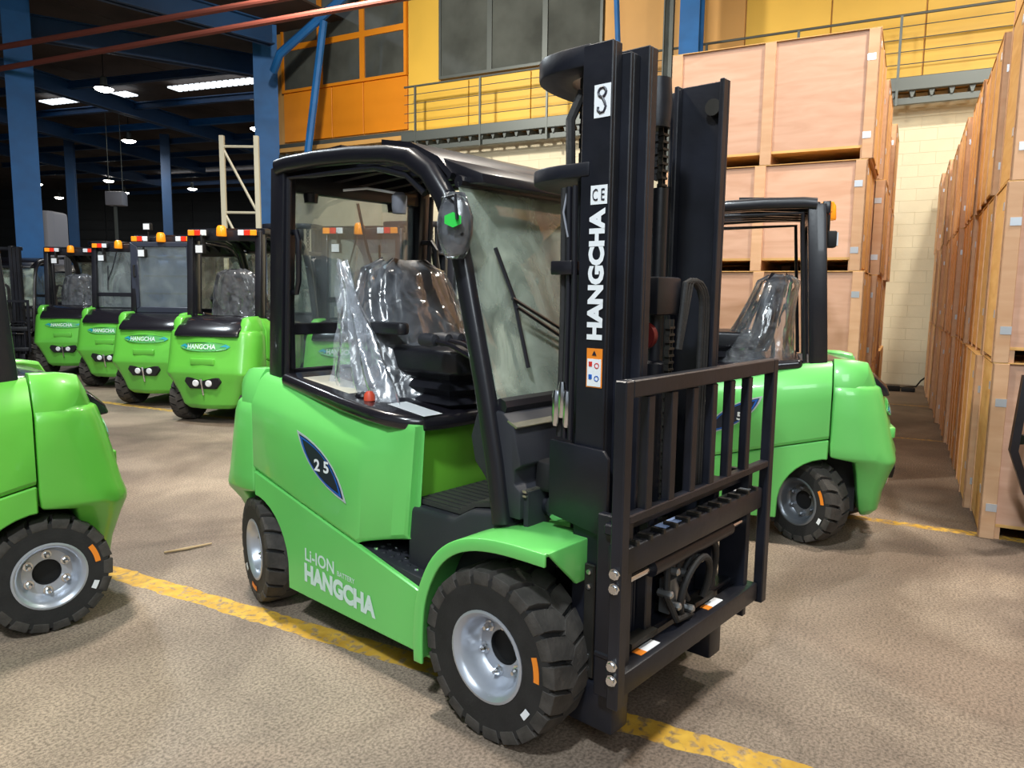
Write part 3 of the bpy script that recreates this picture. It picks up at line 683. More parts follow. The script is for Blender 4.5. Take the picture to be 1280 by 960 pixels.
def rear_seat(parent, dx=0.0, film=True, spike=False):
    sh_ = Matrix.Translation((dx, 0, 0)); s = cp('seat', 'seatc', lambda: MB().rbox(-1.13, -0.61, -0.255, 0.255, 1.20, 1.305, 0.08), VINYL, parent, bevel=0.045, seg=4)
    def bell():
        b = MB(); rings = []
        for i, z in enumerate((1.03, 1.055, 1.08, 1.11, 1.14, 1.175, 1.21)):
            e = 0.0 if i % 2 else 0.035
            rings.append([(x, y, z) for x, y in ((-1.12 - e, -0.205 - e), (-0.69 + e, -0.205 - e), (-0.655 + e, -0.15), (-0.655 + e, 0.15), (-0.69 + e, 0.205 + e), (-1.12 - e, 0.205 + e))])
        return b.loft(rings)
    cp('bellows', 'bellows', bell, VINYL, s)
    def back():
        M = Matrix.Translation((-1.12, 0, 1.18)) @ Matrix.Rotation(radians(-12), 4, 'Y')
        b = MB(); rings = []
        for z, w, t in ((0, 0.20, 0.05), (0.08, 0.245, 0.065), (0.25, 0.25, 0.06), (0.38, 0.215, 0.055), (0.47, 0.16, 0.05), (0.51, 0.10, 0.03)):
            ring = []
            for k in range(20):
                a = 2 * pi * k / 20; cx = abs(cos(a)) ** 0.6 * (1 if cos(a) > 0 else -1); sy = abs(sin(a)) ** 0.6 * (1 if sin(a) > 0 else -1)
                ring.append(tuple(M @ Vector((t * cx + 0.05 * (sy * sy), w * sy, z))))
            rings.append(ring)
        return b.loft(rings)
    cp('backrest', 'backrest', back, VINYL, s, smooth=60)
    for sg in ((-1, 1) if spike else ()):
        cp('armrest', ('arm', sg), lambda: MB().rbox(-1.10, -0.86, sg * 0.29 - 0.03, sg * 0.29 + 0.03, 1.36, 1.41, 0.025), VINYL, s, bevel=0.012)
    s.location = (dx, 0, 0)
    if film:
        def cover(seed, spk):
            b = MB(); rings = []; n = 84
            zs = [1.04 + i * 0.022 for i in range(30)]
            for i, z in enumerate(zs):
                t = i / 29
                cx = -1.06 - 0.16 * t; rx = 0.13 + 0.15 * (1 - t) ** 1.6; ry = 0.30 * (1 - 0.35 * t ** 3) + 0.06 * (1 - t)
                if t > 0.93: rx *= 1 - (t - 0.93) * 7; ry *= 1 - (t - 0.93) * 6
                ring = []
                for k in range(n):
                    a = 2 * pi * k / n
                    f = 1 + 0.10 * rough_noise(3.2 * cos(a) + seed, 3.2 * sin(a), z * 1.6) + 0.06 * rough_noise(9 * cos(a), 9 * sin(a) + seed, z * 2.3) + 0.035 * abs(sin(a * 9 + 3 * rough_noise(z * 4, seed, 0)))
                    zz = z + 0.03 * rough_noise(5 * cos(a), 5 * sin(a), seed)
                    x_, y_ = cx + rx * f * cos(a), ry * f * sin(a)
                    ring.append((x_, y_, zz))
                rings.append(ring)
            return b.loft(rings, cap=False)
        cp('plastic_cover', 'cover', lambda: cover(3.1, False), FILM, s, smooth=75)
        if spike:
            # loose side of the film pulled up to a peak and hanging over the seat edge
            def flap():
                b = MB(); rings = []; n = 26
                for i in range(26):
                    t = i / 25; z = 0.985 + 0.70 * (1 - t) 
                    x0 = -1.27 + 0.03 * sin(t * 5); x1 = -1.23 + 0.70 * min(1.0, t * 0.55 + 0.16 * t * t + 0.02)
                    y = -0.335 - 0.05 * t
                    ring = []
                    for k in range(n):
                        u = k / (n - 1)
                        x_ = x0 + (x1 - x0) * u
                        yy = y + 0.035 * rough_noise(u * 7, t * 2.2, 1.7) + 0.018 * sin(u * 22 + 2 * rough_noise(u * 3, t * 4, 0))
                        zz = z - 0.03 * sin(u * pi) + 0.03 * rough_noise(u * 4, t * 3, 4)
                        ring.append((x_, yy, zz))
                    rings.append(ring)
                return b.loft(rings, cap=False, closed=False)
            o = cp('film_flap', 'flap', flap, FILM2, s, smooth=75); o['label'] = 'loose clear plastic film peaked at the seat side'
    return s

def rail_loop():
    """side view of the curved front pillar running up into the roof rail"""
    return [(-0.05, 0.735), (-0.085, 0.95), (-0.14, 1.20), (-0.195, 1.42), (-0.245, 1.62), (-0.29, 1.76), (-0.35, 1.88), (-0.43, 1.975), (-0.53, 2.035), (-0.65, 2.062), (-0.88, 2.084), (-1.12, 2.095), (-1.35, 2.095), (-1.425, 2.088)]

def forklift(name, loc, hdeg, label, group=None, paint=GREEN, mast=False, rear_glass=True, rear_door=False, rear_lights=True, steer=(0, 0), seat=True,
             spike=False, scale=1.0, rimm=None, logo=True, side_logo='both', main=False, windscreen=True, stickers=True, beacon=True):
    T = empty(name, (loc[0], loc[1], 0), radians(hdeg)); T.scale = (scale,) * 3; tag(T, label, 'forklift', group)
    # body
    cw = cp('counterweight', 'cw', cw_mb, paint, T, bevel=0.012, seg=2, smooth=50)
    for sg in (-1, 1): cp('shoulder', ('ears', sg), (lambda: ears_mb()) if sg > 0 else (lambda: ears_mb().flip()), paint, cw, bevel=0.008, seg=2, smooth=35)
    cp('rear_cover', 'hoodb', hoodback_mb, GLOSS, T, bevel=0.012, seg=2, smooth=50)
    # recesses in the rear face
    def rear_slot():
        b = MB(); b.prism([(-0.15, 0.40), (0.15, 0.40), (0.21, 0.475), (0.19, 0.52), (-0.19, 0.52), (-0.21, 0.475)], 'x', -1.989, -1.93); return b
    rs = cp('lamp_recess', 'rslot', rear_slot, DARK, cw, bevel=0.006, seg=1)
    for yy in (-0.075, 0.075):
        l_ = cp('reversing_lamp', ('rlamp', yy), lambda: MB().lathe([(0.036, 0.0), (0.036, -0.02), (0.028, -0.028), (0, -0.028)], (-1.978, yy, 0.458), 'x', 20), WLENS, cw)
    cp('tow_hitch', 'hitch', lambda: MB().tube([(-1.975, 0, 0.33), (-2.015, 0, 0.51)], 0.010), CHROME, cw)
    cp('recess', 'rrec', lambda: MB().rbox(-1.99, -1.9, -0.14, 0.14, 0.655, 0.72, 0.02), paint, cw, bevel=0.006)
    if logo:
        xr = -1.949; k0 = len(cw.children)
        decal(ell(0.58, 0.10, 28), mat('logo_oval', (0.10, 0.42, 0.12), 0.4), cw, (xr + 0.002, 0, 0.845), (0, -1, 0), (0.25, 0, 1), 'badge', t=0.006)
        text('HANGCHA', WPRINT, cw, (xr - 0.006, 0.02, 0.846), (0, -1, 0), (0.25, 0, 1), 0.33, 0.055, bold=0.03)
        for sg in (-1, 1):
            decal([(-0.05, 0.0), (0.01, 0.028), (0.055, 0.004), (0.01, -0.028), (0.022, 0.0)], TEALP, cw, (xr - 0.006, sg * 0.235, 0.845), (0, -1, 0), (0.25, 0, 1), 'arrow_mark')
        for ch in cw.children:
            if ch.name.split('.')[0] in ('badge', 'lettering', 'arrow_mark'):
                for v in ch.data.vertices: v.co.x += 0.5 * v.co.y ** 2
    for sg in (-1, 1):
        f = (lambda g: (lambda: g() if sg < 0 else g().flip()))
        sp = cp('side_panel', ('side', sg), f(side_mb), paint, T, bevel=0.004, seg=2, smooth=42)
        cp('frame_plate', ('frm', sg), f(frame_mb), paint, T, bevel=0.006, seg=1)
        cp('front_fender', ('fen', sg), f(fender_mb), paint, T, bevel=0.004, seg=2, smooth=50)
        # lower step and its tread
        stp = cp('lower_step', ('stp', sg), f(lambda: MB().prism([(-0.80, 0.40), (-0.36, 0.36), (-0.36, 0.445), (-0.80, 0.49)], 'y', -0.50, -0.30)), PLAST, T, bevel=0.006)
        if main and sg < 0:
            for k in range(7):
                for j in range(3):
                    MB().lathe([(0.011, 0), (0.009, 0.007), (0, 0.008)], (-0.73 + k * 0.05, -0.46 + j * 0.035, 0.482 - k * 0.005), 'z', 8).build('tread_stud', CHROME if (k + 2 * j) % 5 == 0 else PLAST, stp)
        bx = cp('step_box', ('sbx', sg), f(lambda: MB().prism([(-0.56, 0.40), (-0.02, 0.40), (-0.02, 0.78), (-0.22, 0.745), (-0.30, 0.70), (-0.56, 0.70)], 'y', -0.44, -0.10)), PLAST, T, bevel=0.022, seg=3)
        if main and sg < 0:
            MB().lathe([(0.022, 0.0), (0.022, -0.012), (0.014, -0.016), (0, -0.016)], (-0.31, -0.438, 0.56), 'y', 20).build('cap', PLAST, bx)
        # sticker with the capacity
        if side_logo == 'both' or (side_logo == 'right' and sg < 0) or (side_logo == 'left' and sg > 0):
            xd = (1, 0, 0) if sg < 0 else (-1, 0, 0); yy = sg * 0.5325
            def poly(k): # leaf shaped badge, x to the front of the right side
                A, B_ = (-0.155, 0.118), (0.155, -0.118); base = []
                for q in range(8): t = q / 8; u = 4 * t * (1 - t); base.append((A[0] + (B_[0] - A[0]) * t + 0.045 * u, A[1] + (B_[1] - A[1]) * t + 0.032 * u))
                for q in range(8): t = 1 - q / 8; u = 4 * t * (1 - t); base.append((A[0] + (B_[0] - A[0]) * t - 0.048 * u, A[1] + (B_[1] - A[1]) * t - 0.028 * u))
                return [((x * k) * (1 if sg < 0 else -1) + 0.0, y * k) for x, y in base][:: (1 if sg < 0 else -1)]
            ox = -1.005
            decal(poly(1.12), mat('silver_print', (0.45, 0.5, 0.52), 0.35), sp, (ox, yy, 0.80), xd, (0, 0, 1), 'badge_edge', t=0.001)
            decal(poly(1.0), INK, sp, (ox, yy - 0 * sg, 0.80), xd, (0, 0, 1), 'badge', t=0.002)
            ring_poly(poly(0.95), poly(0.84), BLUEP, sp, (ox, yy, 0.80), xd, (0, 0, 1), 'badge_outline', t=0.0035)
            text('2 5', WHITE, sp, (ox + (0.01 if sg < 0 else -0.01), yy + sg * 0.003, 0.80), xd, (0, 0, 1), 0.105, 0.052, name='number', bold=0.03)
        if main and sg < 0:
            fp_ = sp
            text('HANGCHA', WPRINT, T, (-0.905, -0.5245, 0.278), (1, 0, -0.055), (0, 0, 1), 0.50, 0.088, bold=0.055)
            text('Li-ION', WPRINT, T, (-1.04, -0.5245, 0.37), (1, 0, -0.05), (0, 0, 1), 0.215, 0.058, bold=0.02)
            text('BATTERY', WPRINT, T, (-0.85, -0.5245, 0.345), (1, 0, -0.05), (0, 0, 1), 0.12, 0.022, bold=0.01)
    # seat deck with the thick black rim
    def deck():
        half = [(-1.40, -0.475), (-0.90, -0.515), (-0.72, -0.515), (-0.62, -0.50), (-0.54, -0.462), (-0.49, -0.40), (-0.475, -0.30), (-0.475, 0)]
        poly = half + [(x, -y) for x, y in reversed(half[:-1])]
        b = MB().prism(poly, 'z', 0.0, 0.065)
        b.v = [(x, y, z + 1.108 - (x + 1.4) * 0.118 - 0.01) for x, y, z in b.v]; return b
    dk = cp('seat_deck', 'deck', deck, GLOSS, T, bevel=0.028, seg=4, smooth=50)
    cp('battery_box', 'batt', lambda: MB().box(-1.56, -0.555, -0.42, 0.42, 0.58, 1.03), mat('inner_green', (0.13, 0.40, 0.03), 0.4, coat=0.3), T, bevel=0.01)
    cp('chassis', 'chas', lambda: MB().box(-1.76, 0.12, -0.26, 0.26, 0.19, 0.55).box(-1.0, -0.05, -0.45, 0.45, 0.2, 0.42), DARK, T, smooth=0)
    cp('rear_deck_plate', 'rdp', lambda: MB().box(-1.57, -1.35, -0.40, 0.40, 0.9, 1.135), PLAST, T, smooth=0)
    # floor, cowl
    cp('floor_mat', 'fmat', lambda: MB().prism([(-0.55, 0.705), (-0.30, 0.705), (-0.22, 0.75), (-0.04, 0.785), (-0.04, 0.80), (-0.23, 0.765), (-0.31, 0.72), (-0.55, 0.72)], 'y', -0.40, 0.40), MATG, T)
    if main:
        fmb = MB()
        for k in range(10):
            y0 = -0.385 + k * 0.04; fmb.box(-0.54, -0.31, y0, y0 + 0.012, 0.719, 0.724)
        fmb.build('mat_ribs', MATG, T)
    cp('front_cowl', 'cowl', lambda: MB().prism([(-0.03, 0.76), (0.03, 0.76), (0.03, 0.86), (0.0, 0.88), (0.0, 0.93), (0.03, 0.95), (-0.005, 1.09), (-0.06, 1.13), (-0.13, 1.13), (-0.13, 0.9)], 'y', -0.44, 0.44), PLAST, T, bevel=0.008)
    cp('kick_plate', 'kickp', lambda: MB().box(0.03, 0.05, -0.42, 0.42, 0.45, 0.86), PLAST, T, smooth=0)
    cp('cowl_strip', 'cst', lambda: MB().prism([(-0.035, 1.098), (0.008, 1.078), (0.012, 1.084), (-0.03, 1.104)], 'y', -0.44, 0.44), BRASS, T)
    cp('cowl_strip', 'cst2', lambda: MB().box(0.03, 0.048, -0.43, 0.43, 0.857, 0.866).box(0.03, 0.046, -0.43, 0.43, 0.842, 0.849), BRASS, T)
    for sg in (-1, 1):
        cp('leg_shroud', ('shr', sg), lambda: MB().prism([(-0.23, 1.02), (-0.20, 1.11), (-0.08, 1.12), (-0.02, 0.78), (-0.10, 0.78), (-0.16, 0.88), (-0.21, 0.93)], 'y', sg * 0.40 - 0.02, sg * 0.40 + 0.02), PLAST, T, bevel=0.01, seg=3)
    cp('steering_column', 'stc', lambda: MB().tube([(-0.12, 0, 1.05), (-0.36, 0, 1.33)], 0.04), PLAST, T)
    def swheel():
        M = Matrix.Translation((-0.38, 0.0, 1.35)) @ Matrix.Rotation(radians(-40), 4, 'Y')
        b = MB(); pts = [tuple(M @ Vector((0.16 * cos(a), 0.16 * sin(a), 0))) for a in [2 * pi * k / 28 for k in range(28)]]
        rings = []
        for k in range(29):
            a = 2 * pi * k / 28; c = Vector((cos(a), sin(a), 0)); rings.append([tuple(M @ (c * (0.16 + 0.014 * cos(q)) + Vector((0, 0, 0.014 * sin(q))))) for q in [2 * pi * j / 8 for j in range(8)]])
        b.loft(rings, cap=False)
        for a in (0.5, 2.6, 4.7): b.tube([tuple(M @ Vector((0, 0, -0.01))), tuple(M @ Vector((0.16 * cos(a), 0.16 * sin(a), 0)))], 0.01, n=6)
        return b
    if main:
        cp('steering_wheel', 'swh', swheel, VINYL, T)
        for k, yk in enumerate((-0.40, -0.33, -0.26)):
            lvr = MB().tube([(-0.16, yk, 1.22), (-0.25, yk, 1.305), (-0.36, yk, 1.345), (-0.44, yk, 1.355)], 0.009, n=8).build('lever', GLOSS, T)
            MB().lathe([(0.012, -0.045), (0.024, -0.04), (0.028, 0.0), (0.022, 0.035), (0, 0.042)], (-0.47, yk, 1.357), 'x', 14).build('knob', PLAST, lvr)
        # papers and caps on the seat deck
        sh = Vector((1, 0, -0.118))
        decal(rect(0.34, 0.15), mat('paper', (0.72, 0.66, 0.52), 0.6), dk, (-1.10, -0.36, 1.128), sh, (0, 1, 0), 'notice')
        decal(rect(0.22, 0.10), mat('white_paper', (0.75, 0.77, 0.78), 0.6), dk, (-0.60, -0.36, 1.071), sh, (0, 1, 0), 'notice')
        MB().lathe([(0.035, 0), (0.03, 0.012), (0, 0.02)], (-0.87, -0.41, 1.102), 'z', 20).build('filler_cap', GLOSS, dk)
        MB().lathe([(0.024, 0), (0.022, 0.025), (0.012, 0.038), (0, 0.04)], (-0.80, -0.43, 1.092), 'z', 16).build('stop_button', mat('red_button', (0.6, 0.07, 0.03), 0.5), dk)
    # wheels and axles
    wheel(T, 0.0, -0.475, 0.305, 0.205, -1, 20, rr=0.150, rimm=rimm, stickers=stickers)
    wheel(T, 0.0, 0.475, 0.305, 0.205, 1, 20, rr=0.150, rimm=rimm, stickers=stickers)
    wheel(T, -1.60, -0.405, 0.262, 0.175, -1, 18, steer=steer[0], rr=0.140, rimm=rimm, stickers=stickers, deep=0.06, roll=100 if main else (0))
    wheel(T, -1.60, 0.405, 0.262, 0.175, 1, 18, steer=steer[1], rr=0.140, rimm=rimm, stickers=stickers, deep=0.06, roll=-12)
    cp('front_axle', 'fax', lambda: MB().tube([(0, -0.42, 0.305), (0, 0.42, 0.305)], 0.09), DARK, T)
    cp('rear_axle', 'rax', lambda: MB().box(-1.65, -1.52, -0.36, 0.36, 0.2, 0.33), DARK, T, smooth=0)
    # overhead guard
    for sg in (-1, 1):
        pr = cp('rear_pillar', ('rp', sg), lambda: MB().add([(x + dx_, y, z) for (dx_, z) in ((-1.54, 1.13), (-1.48, 2.09)) for x, y in ((0, sg * 0.445), (0.105, sg * 0.445), (0.105, sg * 0.375), (0.0, sg * 0.375))],
            [(0, 1, 2, 3), (4, 5, 6, 7), (0, 1, 5, 4), (1, 2, 6, 5), (2, 3, 7, 6), (3, 0, 4, 7)]), BLACK, T, bevel=0.008)
        cp('door_seal', ('ds', sg), lambda: MB().tube([(-1.41, sg * 0.430, 1.14), (-1.35, sg * 0.430, 2.035), (-0.74, sg * 0.43, 2.02), (-0.56, sg * 0.43, 1.975), (-0.46, sg * 0.43, 1.90)], 0.013, n=8), BLACK, T)
        if main:
            cp('grab_handle', ('gh', sg), lambda: MB().tube([(-1.39, sg * 0.40, 1.80), (-1.335, sg * 0.41, 1.80), (-1.305, sg * 0.42, 1.76), (-1.31, sg * 0.42, 1.58), (-1.345, sg * 0.41, 1.53), (-1.40, sg * 0.40, 1.53)], 0.013, n=8), BLACK, T)
        cp('front_pillar', ('fp', sg), lambda: MB().tube([(x, sg * 0.432, z) for x, z in rail_loop()], [0.038] * 9 + [0.034] * 5, n=20, sx=1.0, sq=0.7), BLACK, T, smooth=60)
    def roof():
        b = MB(); prof = [(-1.45, 2.125), (-1.1, 2.135), (-0.8, 2.125), (-0.55, 2.09), (-0.42, 2.03), (-0.36, 1.965)]
        rings = []
        for x, z in prof:
            rings.append([(x, y, z - 0.012 * (abs(y) / .44) ** 3) for y in (-0.44, -0.3, 0, 0.3, 0.44)] + [(x, y, z - 0.03 - 0.012 * (abs(y) / .44) ** 3) for y in (0.44, 0.3, 0, -0.3, -0.44)])
        # two long slots are left open between roof bars
        return b.loft(rings)
    def roofbars():
        b = MB()
        prof = [(-1.42, 2.10), (-1.1, 2.115), (-0.8, 2.105), (-0.55, 2.07), (-0.42, 2.005)]
        for y in (-0.30, -0.15, 0, 0.15, 0.30):
            b.loft([[(x, y - 0.02, z), (x, y + 0.02, z), (x, y + 0.02, z - 0.05), (x, y - 0.02, z - 0.05)] for x, z in prof])
        return b
    cp('roof_panel', 'roof', lambda: MB().loft([[(x, y, z) for x, z in ((-1.42, 2.125), (-1.42, 2.105), (-0.98, 2.118), (-0.98, 2.138))] for y in (-0.42, 0.42)]).loft([[(x, y, z) for x, z in ((-0.72, 2.128), (-0.72, 2.108), (-0.55, 2.075), (-0.40, 2.00), (-0.34, 1.945), (-0.33, 1.965), (-0.40, 2.03), (-0.55, 2.098))] for y in (-0.42, 0.42)]), BLACK, T, smooth=40)
    cp('roof_bars', 'rbars', roofbars, BLACK, T)
    cp('rear_header', 'rhead', lambda: MB().box(-1.445, -1.39, -0.44, 0.44, 1.985, 2.10), BLACK, T, bevel=0.008)
    cp('front_visor', 'visor', lambda: MB().prism([(-0.42, 2.035), (-0.20, 1.955), (-0.19, 1.92), (-0.30, 1.925), (-0.33, 1.955)], 'y', -0.40, 0.40), BLACK, T, bevel=0.006)
    cp('windscreen_sill', 'wsf', lambda: MB().tube([(-0.075, -0.43, 1.145), (-0.075, 0.43, 1.145)], 0.03, n=8), BLACK, T)
    cp('windscreen_header', 'wsh', lambda: MB().tube([(-0.285, -0.43, 1.93), (-0.285, 0.43, 1.93)], 0.022, n=8), BLACK, T)
    if windscreen:
        cp('windscreen', 'ws', lambda: MB().add([(-0.08, -0.43, 1.15), (-0.08, 0.43, 1.15), (-0.285, 0.43, 1.93), (-0.285, -0.43, 1.93), (-0.085, -0.43, 1.15), (-0.085, 0.43, 1.15), (-0.29, 0.43, 1.93), (-0.29, -0.43, 1.93)],
            [(0, 1, 2, 3), (7, 6, 5, 4), (0, 4, 5, 1), (1, 5, 6, 2), (2, 6, 7, 3), (3, 7, 4, 0)]), GL_FRONT, T, smooth=0)
    if rear_glass:
        cp('rear_window_frame', 'rwf', lambda: MB().box(-1.475, -1.445, -0.40, 0.40, 1.33, 1.385).box(-1.47, -1.445, -0.40, 0.40, 1.13, 1.17).box(-1.44, -1.415, -0.40, -0.375, 1.17, 2.0).box(-1.44, -1.415, 0.375, 0.40, 1.17, 2.0), BLACK, T, bevel=0.005, seg=1)
        cp('rear_window', 'rw', lambda: MB().add([(-1.46, -0.39, 1.38), (-1.46, 0.39, 1.38), (-1.43, 0.39, 2.0), (-1.43, -0.39, 2.0), (-1.464, -0.39, 1.38), (-1.464, 0.39, 1.38), (-1.434, 0.39, 2.0), (-1.434, -0.39, 2.0)],
            [(0, 1, 2, 3), (7, 6, 5, 4), (0, 4, 5, 1), (1, 5, 6, 2), (2, 6, 7, 3), (3, 7, 4, 0)]), GL_REAR, T, smooth=0)
        cp('lower_window', 'lw', lambda: MB().box(-1.468, -1.464, -0.39, 0.39, 1.17, 1.33), GL_REAR, T, smooth=0)
        wp = MB().tube([(-1.49, 0.05, 1.98), (-1.50, 0.12, 1.74), (-1.50, 0.20, 1.56)], 0.008, n=6).tube([(-1.495, 0.19, 1.78), (-1.495, 0.21, 1.42)], 0.007, n=6)
        cp('rear_wiper', 'rwp', lambda: wp, BLACK, T)
    if rear_door:
        def door():
            b = MB(); o_ = [(-0.43, 1.15), (0.43, 1.15), (0.43, 2.03), (-0.43, 2.03)]; i_ = [(-0.33, 1.22), (0.33, 1.22), (0.33, 1.97), (-0.33, 1.97)]
            for k in range(4):
                j = (k + 1) % 4
                b.add([(x, *p) for x in (-1.52, -1.49) for p in (o_[k], o_[j], i_[j], i_[k])], [(0, 1, 2, 3), (7, 6, 5, 4), (0, 4, 5, 1), (2, 3, 7, 6), (1, 5, 6, 2), (3, 7, 4, 0)])
            return b
        d_ = cp('rear_door', 'rdoor', door, mat('dark_grey_blue', (0.03, 0.035, 0.055), 0.4, coat=0.3), T, bevel=0.006, seg=1)
        cp('door_glass', 'dgl', lambda: MB().box(-1.508, -1.502, -0.33, 0.33, 1.22, 1.97), GL_REAR, d_, smooth=0)
        MB().tube([(-1.53, 0.37, 1.60), (-1.55, 0.37, 1.60), (-1.55, 0.37, 1.74), (-1.53, 0.37, 1.74)], 0.012, n=8).build('door_handle', DARK, d_)
        MB().box(-1.40, -1.36, -0.40, 0.40, 1.18, 2.04).build('curtain', BLUEQ, T, smooth=0)
        sl = MB()
        for z in (1.38, 1.60, 1.84): sl.box(-1.412, -1.402, -0.33, 0.33, z, z + 0.022)
        sl.build('curtain_tape', PALE, T, smooth=0)
        wl = MB().box(-1.46, -1.40, 0.18, 0.28, 2.18, 2.27).box(-1.44, -1.42, 0.22, 0.24, 2.08, 2.19).build('work_lamp', DARK, T, bevel=0.01)
        MB().box(-1.467, -1.46, 0.19, 0.27, 2.19, 2.26).build('lamp_lens', WLENS, wl, smooth=0)
    if rear_lights:
        for sg in (-1, 1):
            lb = cp('light_cluster', ('lc', sg), lambda: MB().box(-1.505, -1.462, sg * 0.30 - 0.12, sg * 0.30 + 0.12, 2.035, 2.105), BLACK, T, bevel=0.005)
            for c0, c1, m, nm in ((0.11, 0.035, AMBER, 'amber_lens'), (0.03, -0.035, REDL, 'red_lens'), (-0.04, -0.11, WLENS, 'clear_lens')):
                ya, yb = sorted((sg * (0.30 + c0), sg * (0.30 + c1)))
                cp(nm, (nm, sg), lambda: MB().box(-1.518, -1.504, ya, yb, 2.04, 2.10), m, lb, bevel=0.004, seg=1)
        wl = cp('work_lamp', 'wkl', lambda: MB().box(-1.56, -1.50, 0.20, 0.30, 1.84, 1.94).box(-1.52, -1.44, 0.24, 0.26, 1.93, 2.06), DARK, T, bevel=0.012)
        cp('lamp_lens', 'wkll', lambda: MB().box(-1.568, -1.56, 0.21, 0.29, 1.85, 1.93), WLENS, wl, smooth=0)
    if beacon:
        be = cp('beacon', 'beac', lambda: MB().lathe([(0.05, 0.0), (0.055, 0.01), (0.05, 0.09), (0.035, 0.115), (0, 0.12)], (-1.52, 0.0 if rear_lights else 0.05, 2.03 if rear_lights else 2.0), 'z', 20), AMBER, T)
    if seat: rear_seat(T, dx=0.13 if main else -0.03, film=True, spike=spike)
    if mast: build_mast(T, main)
    return T

def build_mast(T, main):
    # three nested channel rails on each side; r=0 is the outer one
    for sg in (-1, 1):
        for r in range(3):
            x0, x1 = (0.215 + 0.032 * r if sg < 0 else 0.19), 0.325 + 0.032 * r
            yo = 0.385 - 0.052 * r; yi = yo - 0.016
            z0, z1 = (0.13, 2.17) if r == 0 else ((0.16, 2.16 + 0.0) if r == 1 else (0.20, 2.305))
            zt = (2.30, 2.27, 2.295)[r]
            if sg > 0: zt = (2.30, 2.28, 2.31)[r]
            def rail():
                b = MB()
                b.box(x0, x1, sg * yi if sg > 0 else -yo, sg * yo if sg > 0 else -yi, z0, zt)
                for xa in (x0, x1 - 0.018):
                    a_, b_ = sorted((sg * yi, sg * (yi - 0.036))); b.box(xa, xa + 0.018, a_, b_, z0, zt - (0.0 if r == 0 and xa > x0 + .01 else 0.0))
                return b
            nm = ('outer_rail', 'middle_rail', 'inner_rail')[r]
            cp(nm, ('rail', sg, r), rail, MAST if r == 0 else STEELK if False else MAST, T, bevel=0.003, seg=1)
        # rollers seen in the rail tops
        for xa, ya in ((0.33, 0.30), (0.365, 0.25)):
            cp('roller', ('rol', sg, xa), lambda: MB().lathe([(0.030, -0.016), (0.030, 0.016), (0.014, 0.018), (0, 0.018)], (xa - 0.02, sg * ya, 2.215), 'y', 20), STEELK, T)
        # lift cylinder, hose, chain behind the rails
        cp('lift_cylinder', ('lcy', sg), lambda: MB().lathe([(0.032, 0.25), (0.032, 1.95), (0.022, 1.955), (0.022, 2.26)], (0.17, sg * 0.285, 0), 'z', 18), MAST, T)
        cp('chain', ('chs', sg), lambda: chain_mb(0.12, sg * 0.24, 1.98, 2.25), DARK, T)
    # curved tie plates behind the rails
    def arc(z, t, xf_, bulge, w, yh):
        b = MB(); rings = []
        for k in range(25):
            a = pi * k / 24; q = abs(cos(a)) ** 0.75 * (-1 if cos(a) < 0 else 1); y = -yh * q; x = xf_ - bulge * sin(a) ** 0.5
            yi = -(yh - w) * q; xi = xf_ - (bulge - w) * sin(a) ** 0.5
            rings.append([(x, y, z), (xi, yi, z), (xi, yi, z + t), (x, y, z + t)])
        return b.loft(rings)
    cp('top_tie_plate', 'arc1', lambda: arc(2.24, 0.065, 0.24, 0.32, 0.10, 0.385), MAST, T, bevel=0.006)
    cp('middle_tie_plate', 'arc2', lambda: arc(1.905, 0.045, 0.25, 0.35, 0.12, 0.39), MAST, T, bevel=0.006)
    cp('cross_member', 'crm1', lambda: MB().box(0.20, 0.235, -0.37, 0.37, 0.14, 0.32).box(0.20, 0.235, -0.37, 0.37, 1.0, 1.08), MAST, T, bevel=0.005)
    # centre cylinder with chain and hose drum
    cp('centre_cylinder', 'ccy', lambda: MB().lathe([(0.045, 0.3), (0.045, 1.30), (0.03, 1.31), (0.03, 1.9)], (0.30, -0.04, 0), 'z', 20), MAST, T)
    cp('centre_chain', 'cch', lambda: chain_mb(0.365, -0.055, 0.42, 1.44), STEELK, T)
    cp('centre_chain', 'cch2', lambda: chain_mb(0.30, -0.03, 1.60, 2.12), STEELK, T)
    cp('chain_sheave', 'shv', lambda: MB().lathe([(0.045, -0.012), (0.045, 0.012), (0.03, 0.008), (0, 0.008)], (0.31, -0.125, 1.40), 'y', 24), mat('dark_red', (0.13, 0.008, 0.008), 0.45), T)
    cp('cylinder_head', 'cyh', lambda: MB().box(0.28, 0.36, -0.13, 0.03, 1.47, 1.60), MAST, T, bevel=0.01)
    cp('cylinder_top', 'cyt', lambda: MB().lathe([(0.05, 0.0), (0.055, 0.08), (0.05, 0.16), (0, 0.16)], (0.28, -0.05, 2.10), 'z', 16), MAST, T)
    def hoseloop():
        b = MB()
        for dy in (0.0, 0.022, 0.044):
            pts = [(0.37, 0.0 + dy * 0.2, 1.35)] + [(0.37, 0.075 - 0.095 * cos(a) + dy * 0.9, 1.49 + 0.10 * sin(a)) for a in [pi * k / 8 for k in range(3, 9)]] + [(0.37, 0.165 + dy, 1.2), (0.37, 0.165 + dy, 0.80)]
            b.tube(pts, 0.011, n=8)
        return b
    cp('hoses', 'hsl', hoseloop, RUB, T)
    # carriage and load backrest
    def brk():
        b = MB()
        for sg in (-1, 1): b.box(0.475, 0.515, min(sg * 0.555, sg * 0.512), max(sg * 0.555, sg * 0.512), 0.30, 1.295)
        b.box(0.475, 0.515, -0.513, 0.513, 1.243, 1.295)
        b.box(0.478, 0.512, -0.513, 0.513, 0.865, 0.893)
        return b
    br_ = cp('load_backrest', 'brk', brk, MAST, T, bevel=0.004, seg=1)
